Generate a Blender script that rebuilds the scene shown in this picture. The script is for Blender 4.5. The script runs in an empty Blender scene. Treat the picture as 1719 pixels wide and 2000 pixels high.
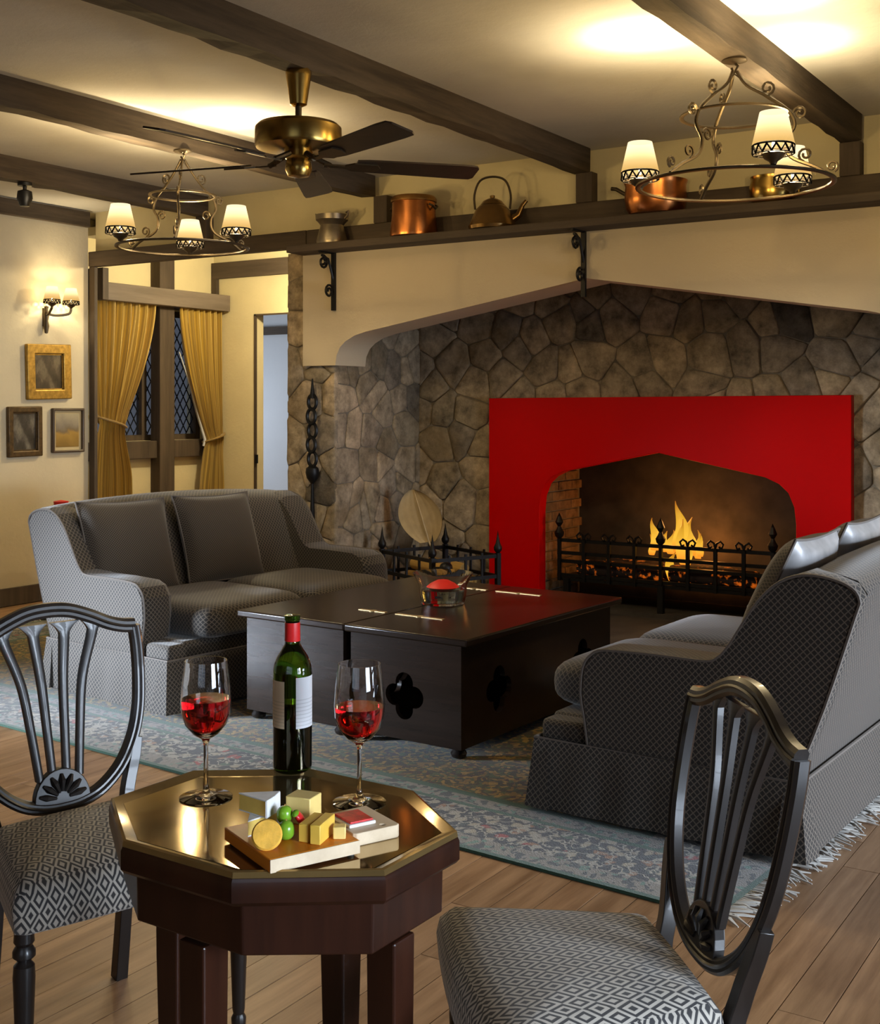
import bpy, bmesh, math, random
from mathutils import Vector, Matrix
PI = math.pi
R = math.radians
random.seed(7)
SC = bpy.context.scene
COL = SC.collection

# ------------------------------------------------------------------ camera, world, daylight, exposure
cam_d = bpy.data.cameras.new('camera')
cam_d.sensor_fit = 'HORIZONTAL'
cam_d.sensor_width = 36.0
cam_d.lens = 50.03
cam_d.shift_y = -205.0 / 1719.0
cam_d.clip_start = 0.05
cam = bpy.data.objects.new('camera', cam_d)
cam.location = (0, 0, 1.5)
cam.rotation_euler = (R(90), 0, R(32.8))
COL.objects.link(cam)
SC.camera = cam

W = bpy.data.worlds.new('sky')
SC.world = W
W.use_nodes = True
W.node_tree.nodes['Background'].inputs[0].default_value = (0.62, 0.75, 1.0, 1)
W.node_tree.nodes['Background'].inputs[1].default_value = 0.32

SC.view_settings.view_transform = 'Standard'
SC.view_settings.look = 'None'
SC.view_settings.gamma = 1.0
SC.view_settings.use_curve_mapping = False
SC.view_settings.exposure = 0.0
SC.cycles.max_bounces = 9
SC.cycles.adaptive_threshold = 0.02


def area(name, loc, aim, sx, sy, power, color, spread=180):
    """soft daylight from a window or the added corridor panel, travelling towards aim"""
    l = bpy.data.lights.new(name, "AREA")
    l.shape = 'RECTANGLE'
    l.size, l.size_y = sx, sy
    l.energy = power
    l.color = color
    o = bpy.data.objects.new(name, l)
    o.location = loc
    o.rotation_euler = (Vector(aim) - Vector(loc)).to_track_quat('-Z', 'Y').to_euler()
    l.spread = R(spread)
    COL.objects.link(o)
    return o


COOL = (0.72, 0.84, 1.0)
area('daylight_left_window', (-7.95, 1.5, 0.95), (-4.95, 4.2, 0.42), 1.4, 1.1, 50, COOL, 30)
area('daylight_near_right_window', (2.75, 1.1, 1.35), (-1.4, 1.75, 0.6), 1.6, 1.2, 25, COOL, 45)
area('daylight_right_window', (2.75, 4.4, 0.95), (-1.0, 4.5, 0.45), 3.0, 1.1, 72, COOL, 60)
area('daylight_rear_window', (0.2, -2.35, 1.65), (0.0, 1.0, 0.2), 3.0, 1.7, 10, COOL, 110)
area('corridor_fill_light', (-12.3, 11.4, 1.4), (-10.0, 11.6, 1.2), 1.6, 1.6, 60, COOL)  # added unseen panel that brightens the corridor; no window built there


# ------------------------------------------------------------------ materials
class NT:
    def __init__(s, name):
        s.m = bpy.data.materials.new(name)
        s.m.use_nodes = True
        s.t = s.m.node_tree
        s.b = s.t.nodes['Principled BSDF']

    def n(s, typ, ins=None, **props):
        nd = s.t.nodes.new(typ)
        for k, v in props.items():
            setattr(nd, k, v)
        for k, v in (ins or {}).items():
            s.put(nd.inputs[k], v)
        return nd

    def put(s, sock, v):
        if isinstance(v, bpy.types.NodeSocket):
            s.t.links.new(v, sock)
        else:
            if isinstance(v, tuple) and len(v) == 3 and sock.type == 'RGBA':
                v = v + (1,)
            sock.default_value = v

    def math(s, op, a, b=0.0, c=None):
        nd = s.n('ShaderNodeMath', operation=op)
        s.put(nd.inputs[0], a)
        s.put(nd.inputs[1], b)
        if c is not None:
            s.put(nd.inputs[2], c)
        return nd.outputs[0]

    def mix(s, f, a, b):
        nd = s.n('ShaderNodeMix', data_type='RGBA')
        s.put(nd.inputs[0], f)
        s.put(nd.inputs[6], a)
        s.put(nd.inputs[7], b)
        return nd.outputs[2]

    def ramp(s, f, stops, interp='LINEAR'):
        nd = s.n('ShaderNodeValToRGB')
        cr = nd.color_ramp
        cr.interpolation = interp
        while len(cr.elements) < len(stops):
            cr.elements.new(0.5)
        for e, (p, c) in zip(cr.elements, stops):
            e.position = p
            e.color = tuple(c) + (1,) if len(c) == 3 else c
        s.put(nd.inputs[0], f)
        return nd.outputs[0]

    def coord(s, which='Object', scale=(1, 1, 1), rot=(0, 0, 0)):
        tc = s.n('ShaderNodeTexCoord')
        mp = s.n('ShaderNodeMapping')
        mp.inputs['Scale'].default_value = scale
        mp.inputs['Rotation'].default_value = rot
        s.t.links.new(tc.outputs[which], mp.inputs[0])
        return mp.outputs[0]

    def noise(s, vec, scale=5.0, detail=4.0, rough=0.55, out=0):
        nd = s.n('ShaderNodeTexNoise', {'Scale': scale, 'Detail': detail, 'Roughness': rough})
        s.put(nd.inputs['Vector'], vec)
        return nd.outputs[out]

    def bump(s, h, strength=0.3, dist=0.01):
        nd = s.n('ShaderNodeBump', {'Strength': strength, 'Distance': dist, 'Height': h})
        s.t.links.new(nd.outputs[0], s.b.inputs['Normal'])

    def set(s, **kw):
        names = dict(col='Base Color', rough='Roughness', metal='Metallic', spec='Specular IOR Level', trans='Transmission Weight',
                     ior='IOR', emit='Emission Color', es='Emission Strength', coat='Coat Weight', coatr='Coat Roughness', sheen='Sheen Weight', alpha='Alpha')
        for k, v in kw.items():
            s.put(s.b.inputs[names[k]], v)
        return s

    def sep(s, vec):
        nd = s.n('ShaderNodeSeparateXYZ')
        s.put(nd.inputs[0], vec)
        return nd.outputs


MAT = {}


def plain(name, col, rough=0.5, metal=0.0, var=0.0, scale=8.0, **kw):
    m = NT(name)
    m.set(col=col, rough=rough, metal=metal, **kw)
    if var:
        v = m.noise(m.coord(), scale, 4)
        c2 = tuple(min(1, k * (1 + var)) for k in col)
        c1 = tuple(k * (1 - var) for k in col)
        m.set(col=m.mix(m.ramp(v, [(0.3, (0, 0, 0)), (0.7, (1, 1, 1))]), c1, c2))
    MAT[name] = m.m
    return m


def plaster(name, col, var=0.10):
    m = NT(name)
    v = m.coord()
    a = m.noise(v, 1.3, 5)
    c1 = tuple(k * (1 - var) for k in col)
    c2 = tuple(k * (1 + var) for k in col)
    m.set(col=m.mix(m.ramp(a, [(0.3, (0, 0, 0)), (0.7, (1, 1, 1))]), c1, c2), rough=0.85, spec=0.2)
    m.bump(m.noise(v, 26, 6, 0.7), 0.22, 0.012)
    MAT[name] = m.m


plaster('plaster_yellow', (0.68, 0.59, 0.36))
plaster('plaster_cream', (0.58, 0.50, 0.35))
plaster('plaster_hood', (0.57, 0.47, 0.32), 0.04)
plaster('ceiling_plaster', (0.58, 0.55, 0.49))
plaster('plaster_white', (0.62, 0.62, 0.62), 0.03)


def wood(name, c1, c2, axis='Y', rough=0.6, grain=18.0, bump=0.3, coat=0.0, rnd=0.0, spec=0.4, dark=None):
    m = NT(name)
    sc = {'X': (0.08, 1, 1), 'Y': (1, 0.08, 1), 'Z': (1, 1, 0.08)}[axis]
    v = m.coord('Object', sc)
    if rnd:
        oi = m.n('ShaderNodeObjectInfo')
        off = m.n('ShaderNodeVectorMath', operation='SCALE')
        off.inputs[0].default_value = (13.0, 7.0, 5.0)
        m.put(off.inputs['Scale'], oi.outputs['Random'])
        ad = m.n('ShaderNodeVectorMath', operation='ADD')
        m.put(ad.inputs[0], v)
        m.put(ad.inputs[1], off.outputs[0])
        v = ad.outputs[0]
    a = m.noise(v, grain, 8, 0.65)
    col = m.mix(m.ramp(a, [(0.32, (0, 0, 0)), (0.68, (1, 1, 1))]), c1, c2)
    if rnd:
        k = m.math('MULTIPLY_ADD', oi.outputs['Random'], rnd, 1 - rnd / 2)
        hsv = m.n('ShaderNodeHueSaturation', {'Value': k, 'Color': col})
        col = hsv.outputs[0]
    m.set(col=col, rough=rough, coat=coat, spec=spec)
    m.bump(a, bump, 0.006)
    MAT[name] = m.m
    return m


wood('beam_wood', (0.036, 0.024, 0.014), (0.105, 0.074, 0.045), 'Y', 0.8, 14, 0.8)
wood('timber', (0.045, 0.031, 0.020), (0.095, 0.068, 0.045), 'Z', 0.75, 14, 0.4)
wood('timber_x', (0.045, 0.031, 0.020), (0.095, 0.068, 0.045), 'X', 0.75, 14, 0.4)
wood('pelmet_wood', (0.12, 0.095, 0.072), (0.19, 0.15, 0.12), 'Y', 0.7, 14, 0.2)
wood('plank_wood', (0.20, 0.105, 0.05), (0.40, 0.24, 0.13), 'Y', 0.42, 22, 0.15, 0.0, 0.22)
wood('ebony', (0.010, 0.008, 0.007), (0.024, 0.018, 0.015), 'Z', 0.34, 20, 0.05, 0.15)
wood('chest_wood', (0.012, 0.007, 0.0045), (0.026, 0.015, 0.010), 'X', 0.22, 16, 0.04, 0.0, 0, 0.35)
wood('mahogany', (0.014, 0.0045, 0.0025), (0.034, 0.010, 0.0045), 'Z', 0.28, 12, 0.05, 0.1)
wood('blade_wood', (0.020, 0.012, 0.007), (0.05, 0.03, 0.018), 'X', 0.35, 14, 0.05)
wood('board_top', (0.50, 0.12, 0.005), (0.68, 0.22, 0.012), 'X', 0.4, 14, 0.05)
wood('board_pale', (0.55, 0.42, 0.27), (0.72, 0.58, 0.40), 'X', 0.5, 14, 0.05)
wood('log_wood', (0.18, 0.09, 0.02), (0.60, 0.36, 0.09), 'X', 0.8, 16, 0.6, 0, 0.5)
wood('char_wood', (0.008, 0.006, 0.005), (0.05, 0.03, 0.02), 'X', 0.9, 16, 0.8)


def stone_mat(name, cols, rnd=0.7):
    m = NT(name)
    oi = m.n('ShaderNodeObjectInfo')
    geo = m.n('ShaderNodeNewGeometry')
    a = m.noise(geo.outputs['Position'], 9, 8, 0.7)
    b = m.noise(geo.outputs['Position'], 2.2, 3)
    base = m.ramp(oi.outputs['Random'], cols)
    light = m.mix(m.ramp(a, [(0.3, (0, 0, 0)), (0.75, (1, 1, 1))]), (0.30, 0.28, 0.25), (1.65, 1.55, 1.4))
    mul = m.n('ShaderNodeMix', data_type='RGBA', blend_type='MULTIPLY')
    mul.inputs[0].default_value = 1.0
    m.put(mul.inputs[6], base)
    m.put(mul.inputs[7], light)
    och = m.mix(m.ramp(b, [(0.52, (0, 0, 0)), (0.72, (0.6, 0.6, 0.6))]), mul.outputs[2], (0.20, 0.13, 0.055))
    m.set(col=och, rough=0.85, spec=0.25)
    m.bump(m.noise(geo.outputs['Position'], 22, 8, 0.75), 0.7, 0.02)
    MAT[name] = m.m


stone_mat('field_stone', [(0.0, (0.27, 0.23, 0.17)), (0.25, (0.42, 0.34, 0.235)), (0.5, (0.34, 0.29, 0.23)), (0.7, (0.48, 0.39, 0.28)), (0.90, (0.25, 0.215, 0.175)), (1.0, (0.09, 0.08, 0.07))])
stone_mat('fire_brick', [(0.0, (0.26, 0.15, 0.08)), (0.5, (0.34, 0.21, 0.11)), (1.0, (0.20, 0.12, 0.07))])
plain('mortar', (0.20, 0.165, 0.12), 0.95, var=0.3, scale=12)
plain('firebox_black', (0.035, 0.026, 0.020), 0.85, var=0.5, scale=6)
plain('hearth_slab', (0.055, 0.048, 0.042), 0.6, var=0.35, scale=5)
m = plain('red_gloss', (0.55, 0.001, 0.001), 0.32, spec=0.10)
m.bump(m.noise(m.coord(), 7, 5, 0.6), 0.10, 0.01)
plain('iron', (0.012, 0.011, 0.011), 0.45, 0.6)
plain('iron_bronze', (0.10, 0.075, 0.045), 0.42, 0.85, var=0.3)
plain('brass', (0.42, 0.27, 0.07), 0.25, 1.0, var=0.3, scale=4)
plain('brass_inlay', (0.55, 0.38, 0.18), 0.4, 0.7)
plain('copper', (0.55, 0.20, 0.06), 0.28, 1.0, var=0.25, scale=6)
plain('copper_old', (0.36, 0.19, 0.06), 0.38, 1.0, var=0.4, scale=8)
plain('kettle_brown', (0.26, 0.15, 0.05), 0.25, 0.85, var=0.2)
plain('pewter', (0.30, 0.25, 0.18), 0.35, 0.9, var=0.3)
plain('black_plastic', (0.01, 0.01, 0.01), 0.4)
plain('lead', (0.015, 0.015, 0.017), 0.5, 0.3)
plain('white_cloth', (0.55, 0.57, 0.62), 0.8)
plain('gilt', (0.40, 0.24, 0.05), 0.42, 0.7, var=0.35, scale=30)
plain('dark_gilt', (0.085, 0.050, 0.018), 0.45, 0.4, var=0.4, scale=30)
plain('frame_brown', (0.075, 0.05, 0.032), 0.4)
plain('mount_card', (0.50, 0.40, 0.22), 0.8)
plain('cheddar', (0.78, 0.50, 0.07), 0.42, var=0.08, scale=20)
plain('cheddar_pale', (0.80, 0.60, 0.20), 0.45, var=0.08, scale=20)
plain('brie_rind', (0.74, 0.74, 0.72), 0.8, var=0.1, scale=30)
plain('brie_paste', (0.80, 0.56, 0.13), 0.4, var=0.1, scale=20)
m = plain('cracker', (0.78, 0.42, 0.05), 0.6, var=0.25, scale=40)
m.bump(m.noise(m.coord(), 60, 4), 0.4, 0.004)
plain('grape_green', (0.17, 0.36, 0.02), 0.25)
plain('grape_black', (0.012, 0.012, 0.02), 0.22)
plain('strawberry', (0.62, 0.015, 0.02), 0.3, var=0.3, scale=60)
plain('salami', (0.60, 0.02, 0.02), 0.32, var=0.45, scale=60)
plain('white_plate', (0.80, 0.80, 0.80), 0.25)
plain('candle_red', (0.70, 0.02, 0.015), 0.4)
plain('foil_red', (0.52, 0.012, 0.012), 0.3)
plain('leaf_dry', (0.46, 0.34, 0.18), 0.7, var=0.12, scale=14)
plain('dark_rubber', (0.02, 0.02, 0.02), 0.6)


def glassy(name, col, ior=1.45, rough=0.0):
    m = NT(name)
    m.set(col=col, rough=rough, trans=1.0, ior=ior)
    MAT[name] = m.m


glassy('clear_glass', (1, 1, 1))
glassy('wine', (0.72, 0.012, 0.02), 1.33)
glassy('bottle_green', (0.10, 0.30, 0.02), 1.5)
glassy('water', (0.75, 0.92, 0.95), 1.33)
plain('wine_dark', (0.006, 0.002, 0.003), 0.08)
m = NT('pane_glass')
m.set(col=(0.9, 0.93, 1.0), rough=0.02, trans=1.0, ior=1.05)
MAT['pane_glass'] = m.m

# table top plate: bronze mirror under glass
m = plain('bronze_mirror', (0.42, 0.31, 0.14), 0.06, 0.9)
m.bump(m.noise(m.coord(), 5, 2), 0.02, 0.01)
plain('rim_reflected_gold', (0.30, 0.20, 0.075), 0.16, 0.75, var=0.15)  # dark wood rim, its gold reflection put into the base colour

# sofa weave: small light lattice on a dark ground
def lattice(name, dark, light, p=0.026, sheen=0.3):
    m = NT(name)
    uv = m.sep(m.coord('UV', (1 / p, 1 / p, 1)))
    a = m.math('ADD', uv[0], uv[1])
    b = m.math('SUBTRACT', uv[0], uv[1])
    da = m.math('ABSOLUTE', m.math('SUBTRACT', m.math('FRACT', a), 0.5))
    db = m.math('ABSOLUTE', m.math('SUBTRACT', m.math('FRACT', b), 0.5))
    k = m.math('MAXIMUM', da, db)
    f = m.ramp(k, [(0.34, (0, 0, 0)), (0.47, (1, 1, 1))])
    m.set(col=m.mix(f, dark, light), rough=0.75, sheen=sheen, spec=0.3)
    m.bump(m.noise(m.coord('UV', (400, 400, 400)), 1.0, 2), 0.15, 0.002)
    MAT[name] = m.m


lattice('sofa_weave', (0.016, 0.012, 0.009), (0.135, 0.108, 0.082), 0.024)
lattice('pillow_weave', (0.03, 0.022, 0.015), (0.14, 0.11, 0.08), 0.014)
plain('sofa_piping', (0.12, 0.10, 0.085), 0.8)
m = plain('silver_satin', (0.42, 0.41, 0.41), 0.32, 0.35, var=0.25, scale=9)

# chair seat: concentric diamonds
m = NT('diamond_weave')
uv = m.sep(m.coord('UV', (1 / 0.036, 1 / 0.058, 1)))
a = m.math('ABSOLUTE', m.math('SUBTRACT', m.math('FRACT', uv[0]), 0.5))
b = m.math('ABSOLUTE', m.math('SUBTRACT', m.math('FRACT', uv[1]), 0.5))
t = m.math('FRACT', m.math('MULTIPLY', m.math('ADD', a, b), 3.0))
f = m.ramp(t, [(0.42, (0, 0, 0)), (0.56, (1, 1, 1))])
m.set(col=m.mix(f, (0.028, 0.027, 0.028), (0.46, 0.42, 0.36)), rough=0.8, sheen=0.2)
MAT['diamond_weave'] = m.m

# curtain: vertical gold stripes
m = NT('curtain_gold')
uv = m.sep(m.coord('UV', (1, 1, 1)))
st = m.n('ShaderNodeTexNoise', {'Scale': 1.0, 'Detail': 3.0})
cb = m.n('ShaderNodeCombineXYZ')
m.put(cb.inputs[0], m.math('MULTIPLY', uv[0], 24.0))
m.put(st.inputs['Vector'], cb.outputs[0])
m.set(col=m.ramp(st.outputs[0], [(0.32, (0.16, 0.08, 0.006)), (0.44, (0.56, 0.36, 0.05)), (0.50, (0.26, 0.16, 0.03)), (0.58, (0.60, 0.42, 0.10)), (0.70, (0.20, 0.11, 0.01))]), rough=0.5, sheen=0.3)
MAT['curtain_gold'] = m.m

# lamp shade: lit fabric
m = NT('lamp_shade')
uv = m.sep(m.coord('Generated'))
g = m.ramp(uv[2], [(0.0, (1.0, 0.60, 0.18)), (0.35, (1.0, 0.70, 0.30)), (0.8, (1.0, 0.82, 0.5))])
m.set(col=(0.004, 0.0035, 0.0025), rough=0.9, spec=0.0, emit=g, es=m.math('MULTIPLY', m.ramp(uv[2], [(0.0, (0.42,) * 3), (0.3, (0.52,) * 3), (0.6, (0.9,) * 3), (1.0, (1.0,) * 3)]), 1.7))
tr = m.n('ShaderNodeBsdfTransparent', {'Color': (1.0, 0.86, 0.6)})      # thin fabric, lets part of the light straight through
mx = m.n('ShaderNodeMixShader', {0: 0.22})
m.t.links.new(m.b.outputs[0], mx.inputs[1])
m.t.links.new(tr.outputs[0], mx.inputs[2])
m.t.links.new(mx.outputs[0], m.t.nodes['Material Output'].inputs[0])
MAT['lamp_shade'] = m.m
m = NT('lamp_gallery')
m.set(col=(0.006, 0.0045, 0.003), rough=0.7, spec=0.02)
MAT['lamp_gallery'] = m.m
m = NT('bulb')
m.set(col=(1, 0.9, 0.7), emit=(1.0, 0.75, 0.45), es=12.0)
MAT['bulb'] = m.m

# flames and embers
m = NT('flame')
uv = m.sep(m.coord('Generated'))
m.set(col=(0, 0, 0), emit=m.ramp(uv[2], [(0.0, (1.0, 0.30, 0.02)), (0.3, (1.0, 0.55, 0.05)), (0.75, (1.0, 0.50, 0.03)), (1.0, (0.8, 0.22, 0.01))]), es=m.ramp(uv[2], [(0, (1.0,) * 3), (0.35, (1.0,) * 3), (1, (0.55,) * 3)]))
lw = m.n('ShaderNodeLayerWeight', {'Blend': 0.35})
m.t.nodes.remove(lw)
MAT['flame'] = m.m
m = NT('ember')
nz = m.noise(m.coord(), 22, 4)
m.set(col=(0.02, 0.01, 0.01), rough=0.9, emit=(1.0, 0.18, 0.01), es=m.ramp(nz, [(0.56, (0, 0, 0)), (0.70, (0.5, 0.5, 0.5))]))
MAT['ember'] = m.m


# paintings: blurred generic pictures
def painting(name, cols, sc=6.0):
    m = NT(name)
    v = m.coord('Object', (1, 1, 0.6))
    m.set(col=m.ramp(m.noise(v, sc, 5, 0.6), cols), rough=0.35)
    MAT[name] = m.m


painting('picture_brown', [(0.3, (0.02, 0.014, 0.008)), (0.5, (0.06, 0.042, 0.026)), (0.62, (0.15, 0.115, 0.07)), (0.75, (0.03, 0.02, 0.012))], 9)
painting('picture_dark', [(0.3, (0.02, 0.016, 0.012)), (0.5, (0.05, 0.042, 0.035)), (0.64, (0.16, 0.14, 0.11)), (0.75, (0.28, 0.24, 0.17))], 9)
m = NT('picture_landscape')
o = m.sep(m.coord('Object'))
zz = m.math('ADD', o[2], m.math('MULTIPLY', m.noise(m.coord('Object'), 9, 4), 0.16))
m.set(col=m.ramp(m.math('MULTIPLY_ADD', zz, 2.6, 0.28), [(0.2, (0.22, 0.13, 0.03)), (0.42, (0.34, 0.21, 0.05)), (0.5, (0.17, 0.12, 0.07)), (0.62, (0.22, 0.19, 0.15)), (0.8, (0.36, 0.31, 0.21))]), rough=0.4)
MAT['picture_landscape'] = m.m

# bottle label: cream paper with faint printed lines
def label_mat(name, col):
    m = NT(name)
    o = m.sep(m.coord('Generated'))
    ln = m.math('FRACT', m.math('MULTIPLY', o[2], 14.0))
    on = m.math('MULTIPLY', m.math('GREATER_THAN', ln, 0.72), m.math('LESS_THAN', o[2], 0.62))
    m.set(col=m.mix(m.math('MULTIPLY', on, 0.25), col, (0.1, 0.1, 0.1)), rough=0.6)
    MAT[name] = m.m


label_mat('label_cream', (0.66, 0.52, 0.34))
label_mat('label_white', (0.62, 0.62, 0.64))


# ------------------------------------------------------------------ mesh building
class MB:
    def __init__(s):
        s.v, s.f, s.uv = [], [], None

    def add(s, vs, fs):
        b = len(s.v)
        s.v += [tuple(p) for p in vs]
        s.f += [tuple(i + b for i in f) for f in fs]
        return s

    def box(s, x0, x1, y0, y1, z0, z1):
        return s.add([(x0, y0, z0), (x1, y0, z0), (x1, y1, z0), (x0, y1, z0), (x0, y0, z1), (x1, y0, z1), (x1, y1, z1), (x0, y1, z1)],
                     [(0, 3, 2, 1), (4, 5, 6, 7), (0, 1, 5, 4), (1, 2, 6, 5), (2, 3, 7, 6), (3, 0, 4, 7)])

    def bar(s, p, q, w, h, up=(0, 0, 1)):
        p, q = Vector(p), Vector(q)
        d = (q - p).normalized()
        u = Vector(up)
        r = d.cross(u)
        if r.length < 1e-4:
            r = d.cross(Vector((1, 0, 0)))
        r.normalize()
        u = r.cross(d).normalized()
        vs = []
        for c in (p, q):
            for a, b in ((-1, -1), (1, -1), (1, 1), (-1, 1)):
                vs.append(c + r * (a * w / 2) + u * (b * h / 2))
        return s.add(vs, [(3, 2, 1, 0), (4, 5, 6, 7), (0, 1, 5, 4), (1, 2, 6, 5), (2, 3, 7, 6), (3, 0, 4, 7)])

    def lathe(s, prof, seg=24, c=(0, 0, 0), axis='Z', cap=True):
        vs, fs = [], []
        for r, z in prof:
            for k in range(seg):
                a = 2 * PI * k / seg
                x, y = r * math.cos(a), r * math.sin(a)
                vs.append({'Z': (c[0] + x, c[1] + y, c[2] + z), 'Y': (c[0] + x, c[1] + z, c[2] + y), 'X': (c[0] + z, c[1] + x, c[2] + y)}[axis])
        n = len(prof)
        for i in range(n - 1):
            for k in range(seg):
                k2 = (k + 1) % seg
                fs.append((i * seg + k, i * seg + k2, (i + 1) * seg + k2, (i + 1) * seg + k))
        if cap:
            if prof[0][0] > 1e-5:
                fs.append(tuple(reversed(range(seg))))
            if prof[-1][0] > 1e-5:
                fs.append(tuple((n - 1) * seg + k for k in range(seg)))
        return s.add(vs, fs)

    def tube(s, pts, r=0.01, seg=8, closed=False, flat=1.0):
        pts = [Vector(p) for p in pts]
        n = len(pts)
        rr = r if isinstance(r, (list, tuple)) else [r] * n
        vs, fs = [], []
        t0 = (pts[1] - pts[0]).normalized()
        ref = Vector((0, 0, 1)) if abs(t0.z) < 0.9 else Vector((1, 0, 0))
        nrm = t0.cross(ref).normalized()
        for i, p in enumerate(pts):
            if closed:
                t = (pts[(i + 1) % n] - pts[i - 1]).normalized()
            else:
                t = (pts[min(i + 1, n - 1)] - pts[max(i - 1, 0)]).normalized()
            nrm = (nrm - t * nrm.dot(t))
            if nrm.length < 1e-6:
                nrm = t.orthogonal()
            nrm.normalize()
            bn = t.cross(nrm)
            for k in range(seg):
                a = 2 * PI * k / seg + PI / seg
                vs.append(p + nrm * (rr[i] * math.cos(a)) + bn * (rr[i] * flat * math.sin(a)))
        m_ = n if closed else n - 1
        for i in range(m_):
            j = (i + 1) % n
            for k in range(seg):
                k2 = (k + 1) % seg
                fs.append((i * seg + k, i * seg + k2, j * seg + k2, j * seg + k))
        if not closed:
            fs.append(tuple(reversed(range(seg))))
            fs.append(tuple((n - 1) * seg + k for k in range(seg)))
        return s.add(vs, fs)

    def loft(s, rings, cap=True):
        n = len(rings[0])
        vs = [p for r in rings for p in r]
        fs = []
        for i in range(len(rings) - 1):
            for k in range(n):
                k2 = (k + 1) % n
                fs.append((i * n + k, i * n + k2, (i + 1) * n + k2, (i + 1) * n + k))
        if cap:
            fs.append(tuple(reversed(range(n))))
            fs.append(tuple((len(rings) - 1) * n + k for k in range(n)))
        return s.add(vs, fs)

    def grid(s, fn, nu, nv, uvf=None):
        vs = [fn(i / nu, j / nv) for j in range(nv + 1) for i in range(nu + 1)]
        fs = []
        for j in range(nv):
            for i in range(nu):
                a = j * (nu + 1) + i
                fs.append((a, a + 1, a + nu + 2, a + nu + 1))
        s.add(vs, fs)
        if uvf:
            s.uv = [uvf(i / nu, j / nv) for j in range(nv + 1) for i in range(nu + 1)]
        return s

    def prism(s, poly, z0, z1, mp=lambda a, b, c: (a, b, c)):
        n = len(poly)
        vs = [mp(a, b, z0) for a, b in poly] + [mp(a, b, z1) for a, b in poly]
        fs = [tuple(reversed(range(n))), tuple(range(n, 2 * n))]
        for k in range(n):
            k2 = (k + 1) % n
            fs.append((k, k2, n + k2, n + k))
        return s.add(vs, fs)

    def soft(s, c, sx, sy, sz, e=0.35, nu=28, nv=14):
        """superellipsoid: a rounded cushion block"""
        def sp(x, p):
            return math.copysign(abs(x) ** p, x)
        vs, fs = [], []
        for j in range(nv + 1):
            la = -PI / 2 + PI * j / nv
            for i in range(nu):
                lo = 2 * PI * i / nu
                cl = sp(math.cos(la), e) if 0 < j < nv else 0
                vs.append((c[0] + sx * cl * sp(math.cos(lo), e), c[1] + sy * cl * sp(math.sin(lo), e), c[2] + sz * sp(math.sin(la), 0.75)))
        for j in range(nv):
            for i in range(nu):
                i2 = (i + 1) % nu
                fs.append((j * nu + i, j * nu + i2, (j + 1) * nu + i2, (j + 1) * nu + i))
        return s.add(vs, fs)

    def mesh(s, name, mat, smooth=40, uvbox=False):
        me = bpy.data.meshes.new(name)
        me.from_pydata(s.v, [], s.f)
        finish(me, mat, smooth, uvbox, s.uv)
        return me

    def obj(s, name, mat, parent=None, smooth=40, uvbox=False, bevel=0.0, sub=0, seg=2):
        return link(name, s.mesh(name, mat, smooth, uvbox), parent, bevel, sub, seg)


def finish(me, mat, smooth=40, uvbox=False, uvs=None):
    me.validate()
    bm = bmesh.new()
    bm.from_mesh(me)
    if not uvs:
        bmesh.ops.remove_doubles(bm, verts=bm.verts, dist=1e-6)
        bmesh.ops.recalc_face_normals(bm, faces=bm.faces)
    if uvbox or uvs:
        ul = bm.loops.layers.uv.new('UVMap')
        bm.verts.index_update()
        for f in bm.faces:
            n = f.normal
            ax = max(range(3), key=lambda k: abs(n[k]))
            for l in f.loops:
                p = l.vert.co
                if uvs:
                    l[ul].uv = uvs[l.vert.index]
                else:
                    l[ul].uv = ((p.y, p.z), (p.x, p.z), (p.x, p.y))[ax]
    bm.to_mesh(me)
    bm.free()
    me.materials.append(MAT[mat] if isinstance(mat, str) else mat)
    if smooth:
        for p in me.polygons:
            p.use_smooth = True
        me.set_sharp_from_angle(angle=R(smooth))


def link(name, me, parent=None, bevel=0.0, sub=0, seg=2):
    o = bpy.data.objects.new(name, me)
    COL.objects.link(o)
    if parent is not None:
        o.parent = parent
    if bevel:
        b = o.modifiers.new('bevel', 'BEVEL')
        b.width = bevel
        b.segments = seg
        b.limit_method = 'ANGLE'
        b.angle_limit = R(35)
        b.harden_normals = False
    if sub:
        s_ = o.modifiers.new('sub', 'SUBSURF')
        s_.levels = s_.render_levels = sub
    return o


def tag(o, label, cat, group=None, kind=None):
    o['label'] = label
    o['category'] = cat
    if group:
        o['group'] = group
    if kind:
        o['kind'] = kind
    return o


def thing(name, label, cat, loc=(0, 0, 0), rz=0.0, group=None, kind=None):
    o = bpy.data.objects.new(name, None)
    o.empty_display_size = 0.1
    COL.objects.link(o)
    o.location = loc
    o.rotation_euler = (0, 0, rz)
    return tag(o, label, cat, group, kind)


def struct(o, label, cat):
    return tag(o, label, cat, kind='structure')


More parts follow.
